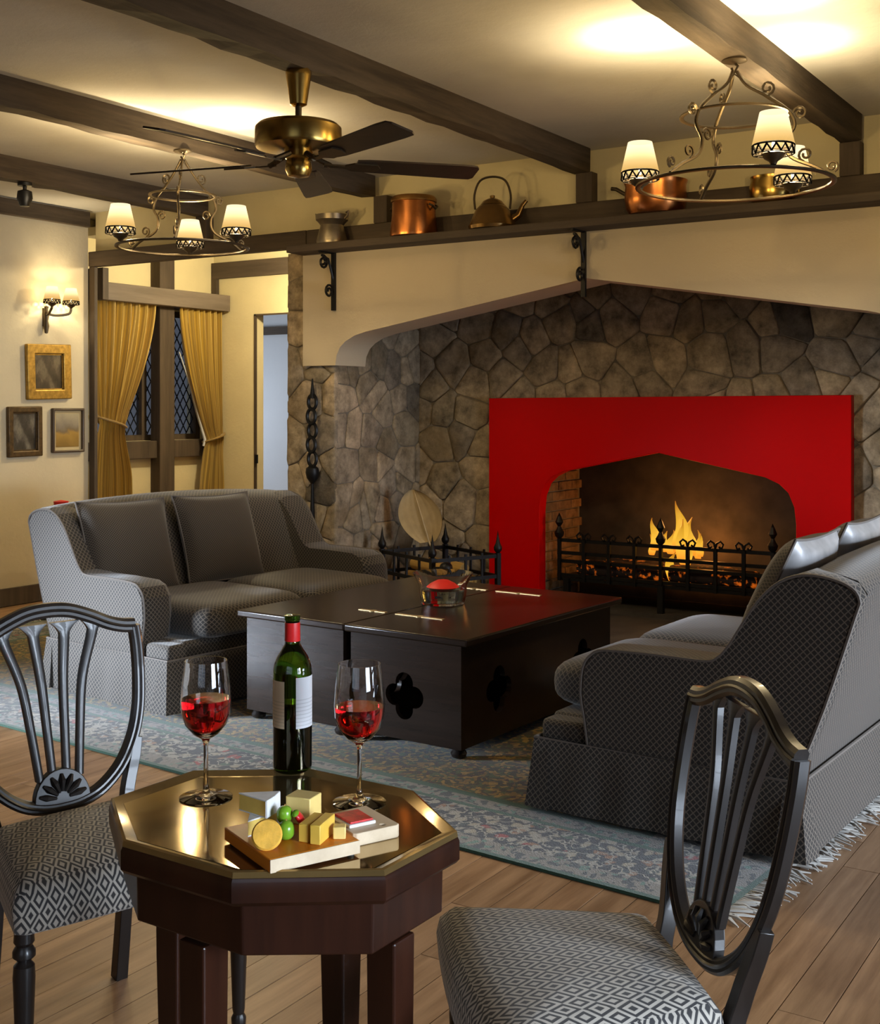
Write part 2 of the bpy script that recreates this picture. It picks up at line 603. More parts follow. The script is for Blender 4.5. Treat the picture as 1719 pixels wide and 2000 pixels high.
def plate(name, outer, holes, t0, t1, mat, mp, parent=None, smooth=30, bevel=0.0, uvbox=False):
    """flat plate with holes, drawn in 2D (a, b), thickness t0..t1, mapped by mp(a, b, t)"""
    cu = bpy.data.curves.new(name, 'CURVE')
    cu.dimensions = '2D'
    cu.fill_mode = 'BOTH'
    cu.extrude = 0.5
    for ring in [outer] + holes:
        sp = cu.splines.new('POLY')
        sp.points.add(len(ring) - 1)
        for p, (a, b) in zip(sp.points, ring):
            p.co = (a, b, 0, 1)
        sp.use_cyclic_u = True
    tmp = bpy.data.objects.new('tmp', cu)
    me = bpy.data.meshes.new_from_object(tmp)
    bpy.data.objects.remove(tmp)
    bpy.data.curves.remove(cu)
    me.name = name
    for v in me.vertices:
        t = t0 + (t1 - t0) * (v.co.z + 0.5)
        v.co = mp(v.co.x, v.co.y, t)
    me.materials.clear()
    finish(me, mat, smooth, uvbox)
    return link(name, me, parent, bevel)


def bez(pts, n=8):
    """Catmull-Rom through points"""
    P = [Vector(p) for p in pts]
    out = []
    for i in range(len(P) - 1):
        p0 = P[max(i - 1, 0)]
        p1, p2 = P[i], P[i + 1]
        p3 = P[min(i + 2, len(P) - 1)]
        for k in range(n):
            t = k / n
            out.append(0.5 * ((2 * p1) + (-p0 + p2) * t + (2 * p0 - 5 * p1 + 4 * p2 - p3) * t * t + (-p0 + 3 * p1 - 3 * p2 + p3) * t ** 3))
    out.append(P[-1])
    return out


def spiral(c, r0, r1, a0, turns, n=18):
    """2D spiral points"""
    return [(c[0] + (r0 + (r1 - r0) * k / n) * math.cos(a0 + turns * 2 * PI * k / n), c[1] + (r0 + (r1 - r0) * k / n) * math.sin(a0 + turns * 2 * PI * k / n)) for k in range(n + 1)]


def copy_tree(o, parent=None):
    c = o.copy()
    COL.objects.link(c)
    c.parent = parent
    for ch in list(o.children):
        copy_tree(ch, c)
    return c


# ------------------------------------------------------------------ the room
ZC = 3.085           # ceiling
ZB = 2.94            # underside of the beams
XL, XR, YB, YW = -7.76, 2.6, -2.2, 6.78

# floor slab, planks laid on it where the photograph shows them
fl = MB().box(-12.6, XR + 0.3, YB - 0.3, 13.2, -0.2, -0.006).obj('floor', 'plank_wood', smooth=0)
struct(fl, 'brown wooden plank floor of the lounge', 'floor')
lens = [1.2, 1.7, 2.3]
plank_me = {}
pw = 0.115
for L_ in lens:
    b_ = MB().box(-pw / 2 + 0.0015, pw / 2 - 0.0015, -L_ / 2 + 0.0015, L_ / 2 - 0.0015, -0.012, 0.0)
    plank_me[L_] = b_.mesh('plank', 'plank_wood', 0)
x = -5.6
while x < 1.6:
    y = 0.1 + random.uniform(-1.2, 0)
    while y < 5.0:
        L_ = random.choice(lens)
        o = link('plank', plank_me[L_], fl)
        o.location = (x, y + L_ / 2, random.uniform(-0.0008, 0.0008))
        y += L_
    x += pw

struct(MB().box(-8.4, XR + 0.3, YB - 0.3, 8.8, ZC, ZC + 0.15).obj('ceiling', 'ceiling_plaster', smooth=0), 'cream rough plaster ceiling between dark beams', 'ceiling')


def wall_with_hole(axis, p0, p1, a0, a1, z0, z1, holes):
    """wall slab; axis 'X': thickness along X (p0..p1), runs along Y; holes = list of (a0,a1,z0,z1)"""
    m_ = MB()

    def bx(a, b, c, d):
        if b - a < 1e-4 or d - c < 1e-4:
            return
        if axis == 'X':
            m_.box(p0, p1, a, b, c, d)
        else:
            m_.box(a, b, p0, p1, c, d)
    cur = a0
    for (h0, h1, g0, g1) in sorted(holes):
        bx(cur, h0, z0, z1)
        bx(h0, h1, z0, g0)
        bx(h0, h1, g1, z1)
        cur = h1
    bx(cur, a1, z0, z1)
    return m_


struct(wall_with_hole('X', XL - 0.15, XL, YB, YW, 0, ZC, [(0.8, 2.2, 0.35, 1.55)]).obj('wall_left', 'plaster_cream', smooth=0), 'cream plaster wall with pictures and a sconce', 'wall')
struct(wall_with_hole('X', XR, XR + 0.12, YB, YW, 0, ZC, [(0.3, 1.9, 0.7, 2.0), (2.9, 5.9, 0.35, 1.55)]).obj('wall_right', 'plaster_cream', smooth=0), 'cream plaster wall with a wide window', 'wall')
struct(wall_with_hole('Y', YB - 0.12, YB, XL, XR, 0, ZC, [(-1.3, 1.7, 0.8, 2.5)]).obj('wall_back', 'plaster_cream', smooth=0), 'cream plaster wall behind the camera', 'wall')


def plain_window(n, axis, p, a0, a1, z0, z1):
    m_ = MB()
    w = 0.05
    k = 3
    for i in range(k + 1):
        a = a0 + (a1 - a0) * i / k
        (m_.box(p - 0.03, p + 0.03, a - w / 2, a + w / 2, z0, z1) if axis == 'X' else m_.box(a - w / 2, a + w / 2, p - 0.03, p + 0.03, z0, z1))
    for z in (z0, (z0 + z1) / 2, z1):
        (m_.box(p - 0.028, p + 0.028, a0, a1, z - w / 2, z + w / 2) if axis == 'X' else m_.box(a0, a1, p - 0.028, p + 0.028, z - w / 2, z + w / 2))
    struct(m_.obj('window_%d' % n, 'timber', smooth=0), 'dark timber window frame letting daylight in', 'window')


plain_window(2, 'X', XL - 0.05, 0.8, 2.2, 0.35, 1.55)
plain_window(3, 'X', XR + 0.05, 2.9, 5.9, 0.35, 1.55)
plain_window(5, 'X', XR + 0.05, 0.3, 1.9, 0.7, 2.0)
plain_window(4, 'Y', YB - 0.05, -1.3, 1.7, 0.8, 2.5)

# upper fireplace wall, bay, far wall, corridor
wf = MB().box(XL, -5.68, 6.86, 7.0, 2.66, ZC).box(-5.68, XR, 6.86, 7.0, 2.60, ZC)
struct(wf.obj('wall_fireplace', 'plaster_yellow', smooth=0), 'yellow plaster wall above the mantel shelf and lintel', 'wall')
XB = -8.1
struct(wall_with_hole('X', XB - 0.25, XB, 6.78, 8.75, 0, ZC, [(7.12, 8.5, 1.20, 2.38)]).box(XB, XL - 0.151, 6.70, 6.785, 0, ZC).obj('wall_bay', 'plaster_yellow', smooth=0), 'yellow plaster wall of the window bay', 'wall')
struct(wall_with_hole('Y', 8.6, 8.72, XB, -5.5, 0, ZC, [(-7.585, -6.65, -0.01, 2.36)]).obj('wall_far', 'plaster_yellow', smooth=0), 'yellow plaster wall with an open doorway', 'wall')
cw = MB().box(-12.6, -4.6, 13.0, 13.1, 0, 3.0).box(-12.6, -12.5, 8.72, 13.0, 0, 3.0).box(-4.7, -4.6, 8.75, 13.0, 0, 3.0).box(-12.6, XB - 0.25, 8.60, 8.72, 0, 3.0)
struct(cw.obj('wall_corridor', 'plaster_white', smooth=0), 'pale grey corridor wall beyond the doorway', 'wall')
struct(MB().box(-12.6, -4.6, 8.72, 13.1, 3.0, 3.1).obj('ceiling_corridor', 'plaster_white', smooth=0), 'white corridor ceiling beyond the doorway', 'ceiling')
struct(MB().box(-12.5, -4.7, 12.96, 13.0, 0, 0.15).obj('baseboard_corridor', 'timber_x', smooth=0), 'dark baseboard at the end of the corridor', 'baseboard')
struct(MB().box(-12.5, -4.7, 12.96, 13.0, 2.50, 2.61).obj('trim_1', 'timber_x', smooth=0), 'dark rail high on the corridor wall', 'trim')
dr = thing('door_1', 'open doorway with a thin dark frame beside the curtains', 'door', (-7.585, 8.6, 0), kind='structure')
MB().box(0, 0.022, -0.012, 0.006, 0, 2.36).obj('frame', 'timber', dr, 0)
MB().box(0, 0.935, -0.012, 0.006, 2.345, 2.36).obj('frame', 'timber_x', dr, 0)
MB().box(0.913, 0.935, -0.012, 0.006, 0, 2.345).obj('frame', 'timber', dr, 0)
MB().box(0.028, 0.045, -0.03, -0.005, 0.98, 1.06).obj('latch', 'iron', dr, 0)

struct(MB().box(XL, XL + 0.03, YB, 6.75, 0, 0.13).obj('baseboard_left', 'timber', smooth=0), 'dark baseboard under the pictures wall', 'baseboard')
struct(MB().box(XL, XL + 0.035, 1.0, 6.775, 2.95, 3.075).obj('trim_2', 'beam_wood', smooth=0, bevel=0.006), 'dark timber along the top of the pictures wall', 'beam')
# lintel over the bay and rail behind the shelf, posts
struct(MB().box(XL + 0.005, -5.5, 6.775, 6.86, 2.635, 2.755).obj('trim_3', 'timber_x', smooth=0, bevel=0.008), 'dark lintel beam over the window bay', 'beam')
struct(MB().box(-5.5, XR, 6.78, 6.86, 2.635, 2.755).obj('trim_4', 'timber_x', smooth=0, bevel=0.008), 'dark timber rail behind the pots on the shelf', 'beam')
struct(MB().box(-7.755, -7.69, 6.785, 6.82, 0, 2.635).obj('trim_5', 'timber', smooth=0, bevel=0.006), 'dark corner post where the pictures wall ends', 'post')
struct(MB().box(XB, -7.72, 6.9, 6.96, 2.38, 2.64).obj('trim_6', 'timber', smooth=0), 'dark timber end behind the corner post', 'post')
struct(MB().box(XB, -7.98, 7.79, 7.97, 0, 2.9).obj('trim_7', 'timber', smooth=0, bevel=0.006), 'dark timber post between the two curtains', 'post')
struct(MB().box(XB, -8.02, 7.0, 8.58, 1.045, 1.20).obj('trim_8', 'timber', smooth=0, bevel=0.006), 'dark timber sill rail under the leaded window', 'sill')
struct(MB().box(-8.09, -5.7, 8.56, 8.6, 2.71, 2.86).obj('trim_9', 'timber_x', smooth=0), 'dark beam on the far wall over the doorway', 'beam')
struct(MB().box(-8.09, -8.03, 8.56, 8.6, 0, 2.71).obj('trim_10', 'timber', smooth=0), 'dark corner post beside the right curtain', 'post')
struct(MB().box(XB, -5.6, 7.0, 8.6, 2.93, 3.0).obj('ceiling_bay', 'ceiling_plaster', smooth=0), 'pale ceiling of the window bay', 'ceiling')

BX = [(-6.46, 'leftmost ceiling beam above the corner with the black spotlight'), (-4.91, 'ceiling beam carrying the smaller, farther chandelier'), (-3.285, 'ceiling beam carrying the brass fan'), (-1.665, 'ceiling beam carrying the larger, nearer chandelier'), (-0.04, 'ceiling beam at far right running over the camera')]
n_trim = 11
for bx_, lab in BX:
    def ring(y, k):
        j = [random.uniform(-0.006, 0.006) for _ in range(4)]
        return [(bx_ - 0.112 + j[0], y, ZB + j[1]), (bx_ + j[2] * .4, y, ZB + j[3]), (bx_, y, ZC), (bx_ - 0.112, y, ZC)]
    ys = [YB + (YW + 0.02 - YB) * k / 60 for k in range(61)]
    o = MB().loft([ring(y, k) for k, y in enumerate(ys)]).obj('trim_%d' % n_trim, 'beam_wood', smooth=0)
    struct(o, lab, 'beam')
    n_trim += 1
for bx_, lab in [(-6.46, 'leftmost short wall post under a ceiling beam'), (-4.80, 'short wall post between the pewter jug and copper pot'), (-3.265, 'short wall post between the kettle and the copper pan'), (-1.67, 'short wall post at far right under a ceiling beam')]:
    struct(MB().box(bx_ - 0.112, bx_, 6.78, 6.86, 2.755, ZB).obj('trim_%d' % n_trim, 'timber', smooth=0, bevel=0.005), lab, 'post')
    n_trim += 1

# ------------------------------------------------------------------ stone inglenook
def clip(poly, px, py, nx, ny):
    """keep the side where (p - (px,py)).n <= 0"""
    out = []
    for i in range(len(poly)):
        a, b = poly[i], poly[(i + 1) % len(poly)]
        da = (a[0] - px) * nx + (a[1] - py) * ny
        db = (b[0] - px) * nx + (b[1] - py) * ny
        if da <= 0:
            out.append(a)
        if (da < 0 < db) or (db < 0 < da):
            t_ = da / (da - db)
            out.append((a[0] + (b[0] - a[0]) * t_, a[1] + (b[1] - a[1]) * t_))
    return out


def voronoi(w, h, size, seed, relax=1):
    rnd = random.Random(seed)
    nx, ny = max(2, round(w / size)), max(2, round(h / (size * 0.88)))
    P = []
    for j in range(ny):
        for i in range(nx):
            P.append(((i + 0.5 + (0.25 if j % 2 else -0.25) + rnd.uniform(-.48, .48)) * w / nx, (j + 0.5 + rnd.uniform(-.48, .48)) * h / ny))
    for it in range(relax):
        cells = []
        for a in P:
            poly = [(0, 0), (w, 0), (w, h), (0, h)]
            for b in sorted(P, key=lambda q: (q[0] - a[0]) ** 2 + (q[1] - a[1]) ** 2)[1:22]:
                if b == a:
                    continue
                poly = clip(poly, (a[0] + b[0]) / 2, (a[1] + b[1]) / 2, b[0] - a[0], b[1] - a[1])
                if len(poly) < 3:
                    break
            cells.append(poly)
        if it < relax - 1:
            P = [(0.6 * sum(p[0] for p in c) / len(c) + 0.4 * a[0], 0.6 * sum(p[1] for p in c) / len(c) + 0.4 * a[1]) if len(c) > 2 else a for c, a in zip(cells, P)]
    return [c for c in cells if len(c) > 2]


def stones(parent, w, h, size, seed, place, skip=lambda a, b: False, depth=(0.025, 0.05), rot=None):
    """place(a, b, t) -> world point; a along the wall, b up, t out of it"""
    rnd = random.Random(seed + 99)
    for poly in voronoi(w, h, size, seed):
        cx_, cy_ = sum(p[0] for p in poly) / len(poly), sum(p[1] for p in poly) / len(poly)
        if skip(cx_, cy_):
            continue
        q = []
        for i in range(len(poly)):                       # cut the corners
            a, b = poly[i], poly[(i + 1) % len(poly)]
            for t_ in (0.10, 0.5, 0.90):
                q.append((a[0] + (b[0] - a[0]) * t_, a[1] + (b[1] - a[1]) * t_))

        def inset(d):
            out = []
            for p in q:
                dx, dy = cx_ - p[0], cy_ - p[1]
                l = math.hypot(dx, dy) or 1
                k = min(d, l * 0.8)
                out.append((p[0] + dx / l * k, p[1] + dy / l * k))
            return out
        dpt = rnd.uniform(*depth)
        tx, ty = rnd.uniform(-.03, .03), rnd.uniform(-.03, .03)
        rings = []
        for d, t_ in ((0.003, -0.02), (0.004, dpt * 0.45), (0.012, dpt * 0.9), (0.05, dpt)):
            rings.append([place(a, b, t_ + (tx * (a - cx_) + ty * (b - cy_)) * (t_ > 0)) for a, b in inset(d)])
        org = Vector(place(cx_, cy_, 0))
        m_ = MB().loft([[Vector(p) - org for p in r] for r in rings])
        o = m_.obj('stone', 'field_stone', parent, 50)
        o.location = org


# pillar on the left of the inglenook, its front face and its inner side
pil = MB().box(-5.68, -5.26, 6.80, 8.6, 0, 2.6).obj('wall_pillar', 'mortar', smooth=0)
struct(pil, 'rough stone pillar left of the fireplace arch', 'wall')
stones(pil, 0.44, 2.6, 0.23, 3, lambda a, b, t_: (-5.685 + a, 6.80 - t_, b), lambda a, b: (a > 0.26 and b > 1.9), (0.008, 0.018))
stones(pil, 1.10, 2.6, 0.22, 5, lambda a, b, t_: (-5.26 + t_, 6.79 + a, b), lambda a, b: False, (0.008, 0.02))
bkw = MB().box(-5.26, -4.20, 7.86, 8.6, 0, 2.6).box(-2.28, -1.30, 7.86, 8.6, 0, 2.6).box(-4.20, -2.28, 7.86, 8.6, 1.35, 2.6).obj('wall_inglenook', 'mortar', smooth=0)
struct(bkw, 'rough stone back wall of the fireplace alcove', 'wall')
stones(bkw, 4.0, 2.6, 0.25, 11, lambda a, b, t_: (-5.26 + a, 7.86 - t_, b), lambda a, b: (0.86 < a < 3.10 and b < 1.40) or a > 3.95, (0.010, 0.024))
pr = MB().box(-1.32, -0.9, 6.80, 8.6, 0, 2.6).obj('wall_pillar_right', 'mortar', smooth=0)
struct(pr, 'stone pillar right of the fireplace arch', 'wall')
struct(MB().box(-5.68, -0.9, 7.0, 8.6, 2.6, 2.7).obj('ceiling_inglenook', 'plaster_hood', smooth=0), 'soffit inside the fireplace alcove', 'ceiling')
struct(MB().box(-0.9, XR, 6.82, 6.95, 0, 2.6).obj('wall_fireplace_right', 'plaster_cream', smooth=0), 'cream wall right of the fireplace', 'wall')
struct(MB().box(-5.24, -1.32, 6.7, 8.6, -0.005, 0.05).obj('floor_hearth', 'hearth_slab', smooth=0), 'dark stone hearth floor in the alcove', 'hearth')

# plaster hood with the shallow pointed arch
left = [(-5.504, 2.60), (-5.504, 1.79), (-5.216, 1.79), (-5.205, 1.86), (-5.175, 1.915), (-5.127, 1.955), (-5.05, 1.992), (-4.952, 2.016)]
XC = -3.287
hood = left + [(XC, 2.285)] + [(2 * XC - a, b) for a, b in reversed(left)]
ho = plate('wall_hood', hood, [], 6.75, 7.10, 'plaster_hood', lambda a, b, t_: (a, t_, b))
struct(ho, 'smooth cream plaster hood with a wide pointed arch', 'wall')

# red fireplace surround with arched opening
def arch_pts(x0, x1, zs, zp, zb, xc, n=6):
    pts = [(x0, zb), (x0, zs - 0.08), (x0 + 0.012, zs + 0.03), (x0 + 0.05, zs + 0.12), (x0 + 0.11, zs + 0.175), (x0 + 0.20, zs + 0.215)]
    return pts + [(xc, zp)] + [(2 * xc - a if False else x1 - (a - x0), b) for a, b in reversed(pts)]


op = arch_pts(-4.165, -2.315, 0.83, 1.19, 0.06, -3.26)
sur = thing('fireplace_surround', 'glossy red painted fireplace surround with a pointed arch opening', 'fireplace', (-3.28, 7.78, 0.0))
outer = [(-4.585, 0.05), (-4.165, 0.05)] + op[1:-1] + [(-2.315, 0.05), (-1.97, 0.05), (-1.97, 1.575), (-4.585, 1.565)]
plate('red_panel', outer, [], 0.0, 0.10, 'red_gloss', lambda a, b, t_: (a + 3.28, t_, b), sur, bevel=0.004)
# firebox: iron back, brick sides
fb = MB().box(-0.95, 1.0, 0.72, 0.78, 0.03, 1.35).obj('fireback', 'firebox_black', sur, 0)
MB().box(-0.96, 1.0, 0.10, 0.78, 1.34, 1.40).obj('firebox_roof', 'firebox_black', sur, 0)
MB().box(-0.96, 1.0, 0.08, 0.78, 0.02, 0.08).obj('firebox_floor', 'firebox_black', sur, 0)
MB().box(0.985, 1.03, 0.09, 0.78, 0.03, 1.35).obj('firebox_side', 'firebox_black', sur, 0)
bs = MB().box(-0.97, -0.925, 0.10, 0.78, 0.03, 1.35).obj('firebox_side', 'mortar', sur, 0)
bm_ = MB().box(-0.012, 0.012, -0.104, 0.104, -0.031, 0.031).mesh('brick', 'fire_brick', 0)
for r_ in range(17):
    for k in range(-1, 4):
        yc = 0.13 + 0.215 * k + (0.107 if r_ % 2 else 0)
        if 0.1 < yc < 0.70:
            o = link('brick', bm_, bs, 0.004)
            o.location = (-0.915 + random.uniform(-.003, .003), yc, 0.12 + 0.072 * r_)

# fire basket, logs, flames
gr = thing('fire_grate', 'black iron fire grate with uprights and scroll tops in the red fireplace', 'grate', (-3.28, 7.80, 0.05))
for z in (0.24, 0.34, 0.40, 0.49):
    MB().box(-0.80, 0.80, 0.095, 0.115, z - 0.012, z + 0.012).obj('bar', 'iron', gr, 0)
for k in range(9):
    x_ = -0.78 + k * 0.195
    b_ = MB().box(x_ - 0.011, x_ + 0.011, 0.08, 0.105, 0.20, 0.50)
    o = b_.obj('upright', 'iron', gr, 0)
    if k % 4 == 0:
        MB().lathe([(0.012, 0.5), (0.03, 0.52), (0.036, 0.545), (0.02, 0.57), (0.012, 0.59), (0.03, 0.62), (0.014, 0.66), (0.0, 0.69)], 10, (x_, 0.09, 0)).obj('finial', 'iron', o)
    else:
        m_ = MB()
        for sgn in (-1, 1):
            m_.tube([(x_ + sgn * (0.0 + p[0]), 0.09, 0.50 + p[1]) for p in [(0, 0), (0.01, 0.035), (0.035, 0.05), (0.055, 0.03), (0.045, 0.005), (0.025, 0.012)]], 0.008, 6)
        m_.obj('scroll', 'iron', o)
for x_ in (-0.72, 0.0, 0.72):
    MB().box(x_ - 0.02, x_ + 0.02, 0.075, 0.115, 0.0, 0.22).obj('leg', 'iron', gr, 0)
MB().box(-0.80, 0.80, 0.10, 0.62, 0.20, 0.225).obj('tray', 'iron', gr, 0)
for s_, x_, z_, ln, an, rd in [(0, -0.36, 0.0, 0.62, 0.03, 0.06), (1, 0.34, 0.0, 0.62, -0.03, 0.065), (2, 0.0, 0.17, 0.8, 0.02, 0.06), (3, -0.35, 0.32, 0.5, -0.02, 0.05)]:
    lb = ['charred log glowing at the left of the fire', 'charred log glowing at the right of the fire', 'long charred log in the middle under the flames', 'short charred log at the far left in the grate'][s_]
    m_ = MB().lathe([(rd * 0.9, -ln / 2), (rd, -ln / 2 + 0.03), (rd * 1.05, 0), (rd * 0.95, ln / 2 - 0.02), (rd * 0.85, ln / 2)], 10, (0, 0, 0), 'X')
    o = m_.obj('fire_log', 'ember', None, 60)
    o.location = (-3.28 + x_, 8.0 + z_, 0.278 + rd * 1.05)
    o.rotation_euler = (0, 0, an)
    tag(o, lb, 'log', 'logs burning in the grate')


def flame(x_, y_, z_, h_, w_, seed):
    rnd = random.Random(seed)
    ph, am = rnd.uniform(0, 6), rnd.uniform(0.15, 0.35)
    rings = []
    for k in range(15):
        t_ = k / 14
        r_ = w_ * (math.sin(PI * min(1, t_ * 0.85 + 0.15)) ** 0.8) * (1 - t_) ** 0.55 + 0.002
        ox = am * w_ * math.sin(ph + t_ * 6) * t_ * 1.6
        rings.append([(ox + r_ * (1 + 0.25 * math.sin(3 * a_ + ph + t_ * 5)) * math.cos(a_), r_ * 0.6 * math.sin(a_), h_ * t_) for a_ in [2 * PI * q_ / 12 for q_ in range(12)]])
    return MB().loft(rings)


fire = thing('fire', 'yellow flames rising from the grate inside the red fireplace', 'fire', (-3.28, 8.05, 0.42))
for i, (x_, y_, z_, h_, w_) in enumerate([(0.04, 0.08, 0.06, 0.36, 0.062), (0.115, 0.10, 0.04, 0.27, 0.05), (-0.155, 0.10, 0.06, 0.23, 0.045), (-0.085, 0.13, 0.05, 0.15, 0.035), (0.19, 0.08, 0.04, 0.16, 0.03), (0.165, 0.12, 0.02, 0.20, 0.035), (-0.19, 0.14, 0.02, 0.15, 0.03), (0.075, 0.03, 0.0, 0.30, 0.04), (0.02, 0.0, -0.13, 0.20, 0.05), (-0.03, 0.12, 0.04, 0.17, 0.05), (0.10, 0.05, -0.02, 0.14, 0.06)]):
    o = flame(x_, y_, z_, h_, w_, i).obj('flame', 'flame', fire)
    o.location = (x_, y_, z_)


def point(name, loc, e, col, rad=0.05):
    l = bpy.data.lights.new(name, 'POINT')
    l.energy = e
    l.color = col
    l.shadow_soft_size = rad
    o = bpy.data.objects.new(name, l)
    o.location = loc
    COL.objects.link(o)
    return o


point('fire_light', (-3.24, 8.12, 0.72), 9, (1.0, 0.42, 0.10), 0.10)
point('fire_light_low', (-3.1, 8.30, 0.55), 5, (1.0, 0.36, 0.07), 0.10)

# ------------------------------------------------------------------ mantel shelf with scroll brackets
sh = thing('mantel_shelf', 'long dark wooden shelf above the arch on iron scroll brackets', 'shelf', (-5.5, 6.86, 2.57))
MB().box(0.0, 6.5, -0.30, 0.0, 0.0, 0.05).obj('board', 'timber_x', sh, 0, bevel=0.006)
for xb in (0.28, 2.20, 4.2):
    br = MB().box(xb - 0.014, xb + 0.014, -0.135, -0.113, -0.40, 0.0).obj('bracket', 'iron', sh, 0)
    m_ = MB()
    yz = lambda pts: [(xb, -0.124 - a, b) for a, b in pts]
    m_.tube(yz([(0, 0.0), (0.16, -0.005)]), 0.010, 6)
    m_.tube(yz(spiral((0.115, -0.075), 0.048, 0.014, 1.2, 1.6)), 0.009, 6)
    m_.tube(yz([(0.0, -0.20), (0.03, -0.12), (0.06, -0.05), (0.13, -0.03)]), 0.009, 6)
    m_.tube(yz(spiral((0.05, -0.27), 0.045, 0.014, 2.2, -1.4)), 0.009, 6)
    m_.obj('scroll', 'iron', br)

SY = 6.68
o = thing('pewter_jug', 'small tarnished pewter jug with flared rim on the shelf', 'jug', (-5.19, SY, 2.621))
MB().lathe([(0.0, 0), (0.105, 0.0), (0.11, 0.02), (0.09, 0.09), (0.08, 0.13), (0.095, 0.15), (0.112, 0.165), (0.115, 0.20), (0.108, 0.20), (0.10, 0.16), (0.0, 0.15)], 28).obj('body', 'pewter', o)
for s_ in (-1, 1):
    MB().tube([(s_ * 0.11, 0, 0.17), (s_ * 0.135, 0, 0.19), (s_ * 0.14, 0, 0.22), (s_ * 0.12, 0, 0.21)], 0.008, 6).obj('handle', 'pewter', o)
o = thing('copper_pot', 'tall copper cooking pot with a dark rim on the shelf', 'pot', (-4.51, SY, 2.621))
MB().lathe([(0.0, 0), (0.155, 0.0), (0.158, 0.02), (0.145, 0.14), (0.142, 0.25), (0.134, 0.25), (0.13, 0.02), (0, 0.02)], 32).obj('body', 'copper', o)
MB().lathe([(0.143, 0.222), (0.152, 0.225), (0.152, 0.245), (0.14, 0.262), (0.0, 0.275)], 32).obj('lid', 'copper_old', o)
for s_ in (-1, 1):
    MB().tube([(s_ * 0.145, -0.04, 0.2), (s_ * 0.165, -0.03, 0.19), (s_ * 0.17, 0.0, 0.17), (s_ * 0.165, 0.03, 0.19), (s_ * 0.145, 0.04, 0.2)], 0.007, 6).obj('handle', 'iron_bronze', o)
o = thing('kettle', 'brown metal kettle with a tall hoop handle on the shelf', 'kettle', (-3.91, SY, 2.621), R(25))
MB().lathe([(0.0, 0.0), (0.15, 0.0), (0.155, 0.02), (0.14, 0.05), (0.11, 0.12), (0.085, 0.15), (0.075, 0.155)], 28).obj('body', 'kettle_brown', o)
MB().lathe([(0.078, 0.155), (0.06, 0.18), (0.03, 0.195), (0.015, 0.20), (0.016, 0.215), (0.0, 0.22)], 20).obj('lid', 'kettle_brown', o)
MB().tube(bez([(-0.11, 0, 0.13), (-0.115, 0, 0.22), (-0.08, 0, 0.31), (0, 0, 0.335), (0.08, 0, 0.31), (0.115, 0, 0.22), (0.11, 0, 0.13)], 4), 0.007, 6).obj('handle', 'iron_bronze', o)
MB().tube([(0.12, 0, 0.06), (0.165, 0, 0.09), (0.19, 0, 0.15), (0.215, 0, 0.18)], [0.028, 0.022, 0.014, 0.012], 10).obj('spout', 'kettle_brown', o)
o = thing('copper_pan', 'bright copper pot behind the shade of the larger chandelier', 'pot', (-2.80, SY - 0.02, 2.621))
MB().lathe([(0.0, 0), (0.15, 0.0), (0.17, 0.03), (0.18, 0.09), (0.175, 0.16), (0.185, 0.19), (0.176, 0.19), (0.165, 0.15), (0.165, 0.03), (0, 0.02)], 32).obj('body', 'copper', o)
MB().tube([(-0.17, 0, 0.12), (-0.25, 0, 0.17), (-0.28, 0, 0.175)], 0.012, 8).obj('handle', 'iron_bronze', o)
o = thing('copper_bowl', 'small gilded pot on the shelf behind the far right lamp', 'pot', (-2.12, SY, 2.621))
MB().lathe([(0.0, 0), (0.10, 0.0), (0.12, 0.03), (0.125, 0.09), (0.115, 0.13), (0.12, 0.15), (0.112, 0.15), (0.105, 0.05), (0, 0.03)], 28).obj('body', 'brass', o)
MB().tube([(0.11, 0, 0.11), (0.15, 0, 0.10), (0.15, 0, 0.05), (0.115, 0, 0.04)], 0.007, 6).obj('handle', 'brass', o)

# iron hanging on the pillar
o = thing('iron_pot_hanger', 'dark wrought iron pot hanger of ringed links hanging on the stone pillar', 'pot hanger', (-5.415, 6.745, 0.6))
MB().tube([(0, 0, 0), (0, 0, 0.02), (0, 0, 0.2), (0, 0, 0.38)], [0.014, 0.02, 0.016, 0.010], 8).obj('spike', 'iron', o)
MB().lathe([(0.01, 0.36), (0.04, 0.40), (0.05, 0.44), (0.045, 0.47), (0.02, 0.49)], 14).obj('cup', 'iron', o)
MB().tube([(0.04 * math.cos(2 * PI * k / 16), 0.012 * math.sin(2 * PI * k / 16), 0.455) for k in range(16)], 0.008, 6, True).obj('brass_ring', 'brass', o)
for k in range(5):
    zc = 0.535 + k * 0.1
    MB().tube([(0.036 * math.cos(2 * PI * j / 18), -0.012 * (k % 2), zc + 0.052 * math.sin(2 * PI * j / 18)) for j in range(18)], 0.013, 6, True).obj('link', 'iron', o)
MB().tube([(0, 0, 0.96), (0, 0, 1.03), (0, 0, 1.10)], [0.022, 0.012, 0.005], 8).obj('hook', 'iron', o)

